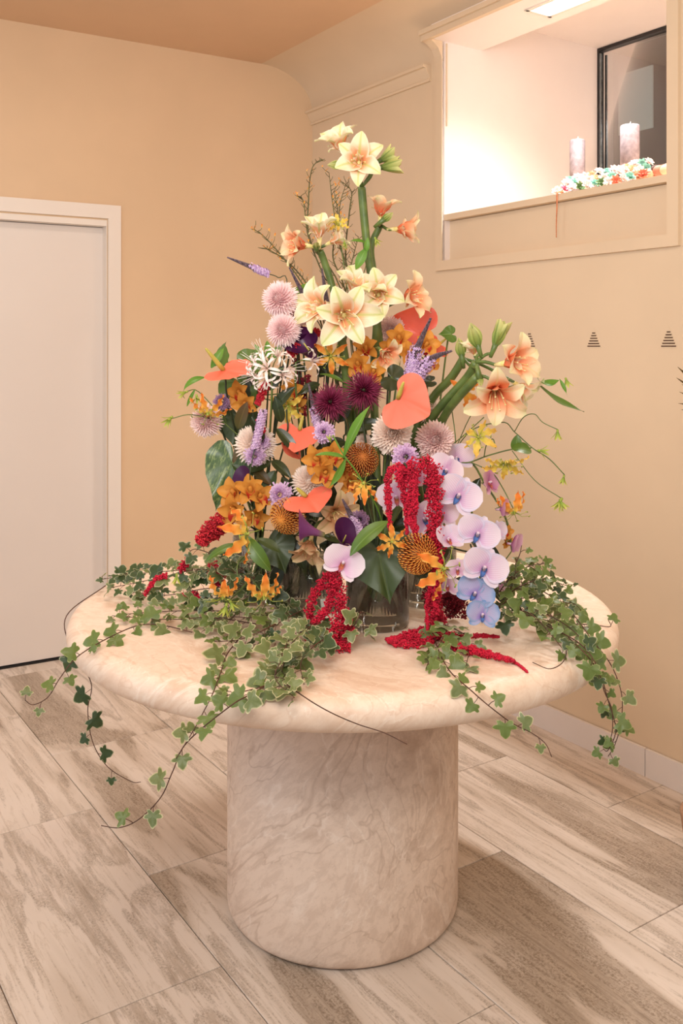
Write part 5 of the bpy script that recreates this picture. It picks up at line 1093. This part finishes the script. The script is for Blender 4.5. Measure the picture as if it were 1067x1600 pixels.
# dense cushions: left, centre, right
for lab, P, mt, sz, st, sd in (
    ('ivy trail along the back of the left cushion to its far left tip', [(370, 880, .87), (290, 890, .88), (220, 896, .86), (160, 905, .82)], ('ivy_d', 'ivy'), .034, .017, 21),
    ('ivy trail in the middle of the left cushion, under the red plume', [(380, 895, .90), (310, 890, .90), (240, 905, .86), (175, 918, .82)], ('ivy_d', 'ivy'), .036, .017, 22),
    ('ivy trail at the front of the left cushion', [(390, 915, .85), (320, 920, .86), (260, 930, .83), (205, 925, .81)], ('ivy_d', 'ivy'), .036, .017, 23),
    ('ivy climbing up beside the red plume on the left', [(380, 890, .92), (340, 870, .95), (305, 858, .97), (290, 870, .95)], ('ivy_d', 'ivy'), .032, .016, 24),
    ('ivy below the large orange gloriosa at the left', [(400, 900, .88), (370, 920, .90), (340, 935, .86), (300, 940, .82)], ('ivy_d',), .034, .016, 25),
    ('ivy around the leftmost glass vase', [(440, 930, .82), (410, 925, .88), (385, 905, .92), (360, 890, .95)], ('ivy_d',), .032, .016, 26),
    ('ivy trail just in front of the left cushion, pointing left', [(420, 960, .82), (350, 955, .83), (270, 955, .82), (190, 960, .80)], ('ivy', 'ivy_g'), .032, .020, 27),
    ('second ivy trail pointing left across the stone, below the cushion', [(400, 975, .82), (330, 965, .82), (260, 968, .81), (175, 962, .80)], ('ivy', 'ivy_g'), .032, .022, 28),
    ('ivy around the low gloriosa pair', [(440, 955, .84), (400, 965, .85), (350, 965, .84), (320, 985, .80)], ('ivy',), .034, .017, 29),
    ('ivy clump left of the crimson amaranth', [(480, 950, .84), (450, 965, .86), (420, 985, .83), (400, 1010, .80)], ('ivy', 'ivy_d'), .036, .015, 30),
    ('ivy clump below the crimson amaranth', [(500, 970, .84), (470, 990, .86), (450, 1015, .84), (440, 1050, .81)], ('ivy', 'ivy_d'), .038, .015, 31),
    ('ivy clump in front of the crimson amaranth toward the rim', [(520, 990, .84), (490, 1010, .84), (470, 1035, .83), (475, 1070, .80)], ('ivy', 'ivy_d'), .038, .017, 32),
    ('ivy spilling down from the centre clump to the front rim', [(450, 1000, .85), (440, 1030, .85), (430, 1060, .82), (460, 1090, .80)], ('ivy',), .036, .018, 33),
    ('ivy sprig between the crimson amaranth and the front vase', [(540, 985, .82), (555, 975, .85), (565, 955, .87), (568, 990, .81)], ('ivy',), .034, .018, 34),
    ('ivy left of the centre clump pointing to the left rim', [(430, 975, .85), (400, 990, .84), (370, 1000, .82), (330, 1003, .80)], ('ivy', 'ivy_g'), .034, .018, 35),
    ('ivy trail at the back of the right cushion reaching upward', [(780, 925, .90), (800, 900, .94), (825, 885, .95), (855, 880, .93)], ('ivy_g',), .026, .015, 41),
    ('ivy trail on top of the right cushion', [(785, 935, .88), (815, 915, .92), (850, 905, .90), (885, 915, .86)], ('ivy_g', 'ivy_d'), .028, .014, 42),
    ('ivy trail through the middle of the right cushion', [(780, 950, .85), (815, 935, .88), (850, 935, .87), (900, 945, .84)], ('ivy_g', 'ivy_d'), .030, .014, 43),
    ('ivy trail at the front of the right cushion', [(775, 965, .83), (805, 960, .86), (840, 965, .85), (880, 980, .82)], ('ivy_d', 'ivy'), .030, .014, 44),
    ('ivy trail spilling from the right cushion toward the table front', [(800, 950, .86), (830, 960, .87), (855, 985, .84), (880, 1015, .81)], ('ivy', 'ivy_g'), .034, .017, 45),
    ('second ivy trail spilling right toward the rim', [(830, 950, .86), (865, 965, .86), (895, 985, .83), (920, 1012, .81)], ('ivy_g',), .030, .020, 46),
    ('ivy leaves behind the blue orchids at the right', [(760, 960, .84), (790, 940, .88), (800, 915, .92), (806, 890, .96)], ('ivy_d',), .028, .014, 47),
    ('upright ivy shoot at the right of the orchid cascade', [(800, 900, .93), (806, 880, .96), (812, 866, .98), (815, 852, 1.0)], ('ivy_g',), .026, .02, 48)):
    Yc = 2.36 if sd < 30 else (2.12 if sd < 40 else 2.20)
    # points with a height above the stone; depth from the ray through that height
    pts = [T(x, y, z) for x, y, z in P]
    pts = [p if (p.y < 2.75) else A(x, y, 2.55 - .02 * i) for i, (p, (x, y, z)) in enumerate(zip(pts, P))]
    ivy(lab, pts, mt, sz * (.86 if sd < 30 else .80 if sd < 40 else .84), st * (1.0 if sd < 30 else 1.12), sd, up=(0, -.55, .9), jit=.75, pet=.018)

# ------------------------------------------------------------------ window sill display
def onsill(px, e_): 
    t_ = wt(px, e_); return W(t_, e_, SZ)
for lab, px, e_, dia, h in (('shorter lilac-grey pillar candle at the left of the sill', 902, .30, .062, .262), ('taller grey pillar candle in front of the dark pane', 984, .22, .071, .255)):
    p = onsill(px, e_); zt = CH + (HZ - (219 if px < 950 else 196)) / F * p.y; h = zt - SZ
    c = thing('pillar_candle', lab, 'candle', p, 'grey pillar candles on the sill'); r_ = dia / 2
    obj('wax', MB().lathe([(.001, 0), (r_, 0), (r_, h - .004), (r_ - .003, h), (r_ * .75, h - .002), (.001, h - .005)], 28), flat('candle_wax', rgb(150, 134, 136), .55, rgb(120, 106, 108), 40), c)
    obj('wick', MB().tube([(0, 0, h - .005), (.001, 0, h + .006), (.003, 0, h + .014)], .0012, 5), flat('wick_white', rgb(240, 232, 220), .8), c)
def m_blossom(seed, np_=7):
    def fn():
        q = random.Random(seed); m = MB(); m.sphere((0, 0, .003), .005, 8, 6)
        for l_ in range(2):
            for i in range(np_): strip(m, .020 - .005 * l_, .012, rounded, 50 - 25 * l_, 80 - 30 * l_, 1, .5, .001, 4, 3, 4, .002, (0, 0, .002 * l_), 360 / np_ * i + 20 * l_, q.uniform(-.3, .3))
        return m
    return fn
dc_ = {'white': rgb(250, 226, 218), 'pink': rgb(226, 120, 140), 'mint': rgb(150, 204, 186), 'coral': rgb(240, 130, 100), 'peach': rgb(248, 190, 150), 'green': rgb(110, 140, 90)}
for k_, c_ in dc_.items(): M['dry_' + k_] = petal('dried_' + k_, [(0, tuple(v * .75 for v in c_[:3]) + (1,)), (1, c_)], None, trans=.15)
ds_ = random.Random(4)
spots = [(870, 'white'), (882, 'pink'), (894, 'white'), (905, 'green'), (916, 'white'), (928, 'mint'), (940, 'green'), (951, 'white'), (962, 'coral'), (973, 'white'), (984, 'mint'), (995, 'peach'), (1005, 'coral')]
PLC = ['at the far left tip', 'near the left tip', 'left of the shorter candle', 'just left of the shorter candle foot', 'at the shorter candle foot', 'just right of the shorter candle', 'below the feathery plume', 'right of the plume', 'left of the taller candle', 'just left of the taller candle foot', 'at the taller candle foot', 'just right of the taller candle', 'beside the dried slices']
for i, (px, c_) in enumerate(spots):
    for j in range(3):
        e_ = .03 + .045 * j; p = onsill(px + 4 * j, e_); z = SZ + .016 + (.026 if i > 0 else .008) * j + ds_.uniform(0, .012) * (j > 0); p.z = z
        f = Vector((ds_.uniform(-.5, .5), -.8, ds_.uniform(.2, 1))).normalized()
        cc = c_ if j == 0 else (['white', 'peach', 'white', 'mint', 'white'][(i + j) % 5])
        t = thing('dried_blossom', f'{cc} dried blossom {PLC[i]}, {("front", "middle", "top")[j]} layer', 'dried flower', p, 'dried flowers heaped on the sill')
        obj('petals', cmesh(('blossom', i % 3), m_blossom(i % 3), 'dry_' + cc), None, t, face(f, ds_.uniform(0, 90)) @ Matrix.Scale(ds_.uniform(.95, 1.3), 4))
# white feathery plume, stick bundle, discs, cord
p = onsill(942, .12); t = thing('white_plume', 'white feathery dried plume standing between the two candles', 'dried flower', p); m = MB(); m.tube([(0, 0, 0), (.002, 0, .07)], .0015, 5)
for i in range(26): strip(m, .024, .006, lance, 40, 60, 1, .4, 0, 3, 2, 4, .001, (0, 0, .015 + .0022 * i), 137 * i)
obj('plume', m, 'dry_white', t, kind='stuff')
for lab, px, e_, ml in (('two orange sticks tied with dark twine at the right end of the sill', 1024, .08, 3),):
    p = onsill(px, e_); t = thing('stick_bundle', lab, 'sticks', p)
    for i in range(ml): obj('stick', MB().tube([W(0, 0, 0) * 0 + UR * .05 + Vector((0, 0, .018 + .012 * i)) + NR * .012 * i, -UR * .07 + Vector((0, 0, .034 + .012 * i)) + NR * .012 * i], .008, 8), flat('orange_stick', rgb(214, 128, 84), .6), t)
    obj('twine', MB().tube([UR * .006 + Vector((0, 0, .036)), -UR * .008 + Vector((0, 0, .038))], .019, 10), flat('dark_twine', rgb(80, 50, 34), .8), t)
for lab, px, e_, cc in (('peach dried slice leaning at the right of the sill heap', 1011, .05, 'peach'), ('orange dried slice below the tied sticks', 1030, .03, 'coral'), ('pale orange dried slice at the far right of the sill', 1041, .04, 'peach')):
    p = onsill(px, e_); tag(obj('dried_slice', MB().lathe([(.001, -.003), (.02, -.003), (.022, 0), (.02, .003), (.001, .003)], 20), 'dry_' + cc, None, at(p + Vector((0, 0, .022)), face(V(-.3, .3, 1)))), lab, 'dried fruit', 'dried slices on the sill')
p = onsill(873, -.006); m = MB(); p1 = onsill(872, -.012)
pts = [W(wt(873), .02, SZ + .006), W(wt(873), -.008, SZ + .002), W(wt(873), -.010, SZ - .05), W(wt(872), -.010, SZ - .11), W(wt(872), -.010, SZ - .165)]
m.tube([q - pts[0] for q in spline(pts, 6)], [.0032 - .0016 * i / 24 for i in range(25)], 6)
tag(obj('sill_cord', m, flat('orange_cord', rgb(216, 132, 86), .7, rgb(190, 106, 66), 200), None, Matrix.Translation(pts[0])), 'thin orange cord hanging from the sill in front of the apron', 'cordage')  # plain orange cord, no beads

# ------------------------------------------------------------------ palm tips at the right edge
b = Vector((1.02, 2.45, .0)); t = thing('potted_palm', 'pale palm leaf tips entering at the right edge', 'plant', b); m = MB()
pr = A(1120, 640, 2.42) - b
obj('stem', MB().tube(spline([Z0, Vector((.01, 0, .7)), pr], 6), .006, 6), 'stem', t)
obj('pot', MB().lathe([(.001, .0), (.09, 0), (.12, .22), (.112, .22), (.085, .02), (.001, .02)], 24), flat('pot_clay', rgb(170, 130, 100), .7), t)
for (x, y) in ((1060, 573), (1058, 590), (1062, 612), (1060, 630), (1064, 640), (1066, 600)):
    p = A(x, y, 2.42) - b; d = p - pr; leafp(t, pr, d, CAM, d.length, .35, 'leaf_br', 'lance', 6)
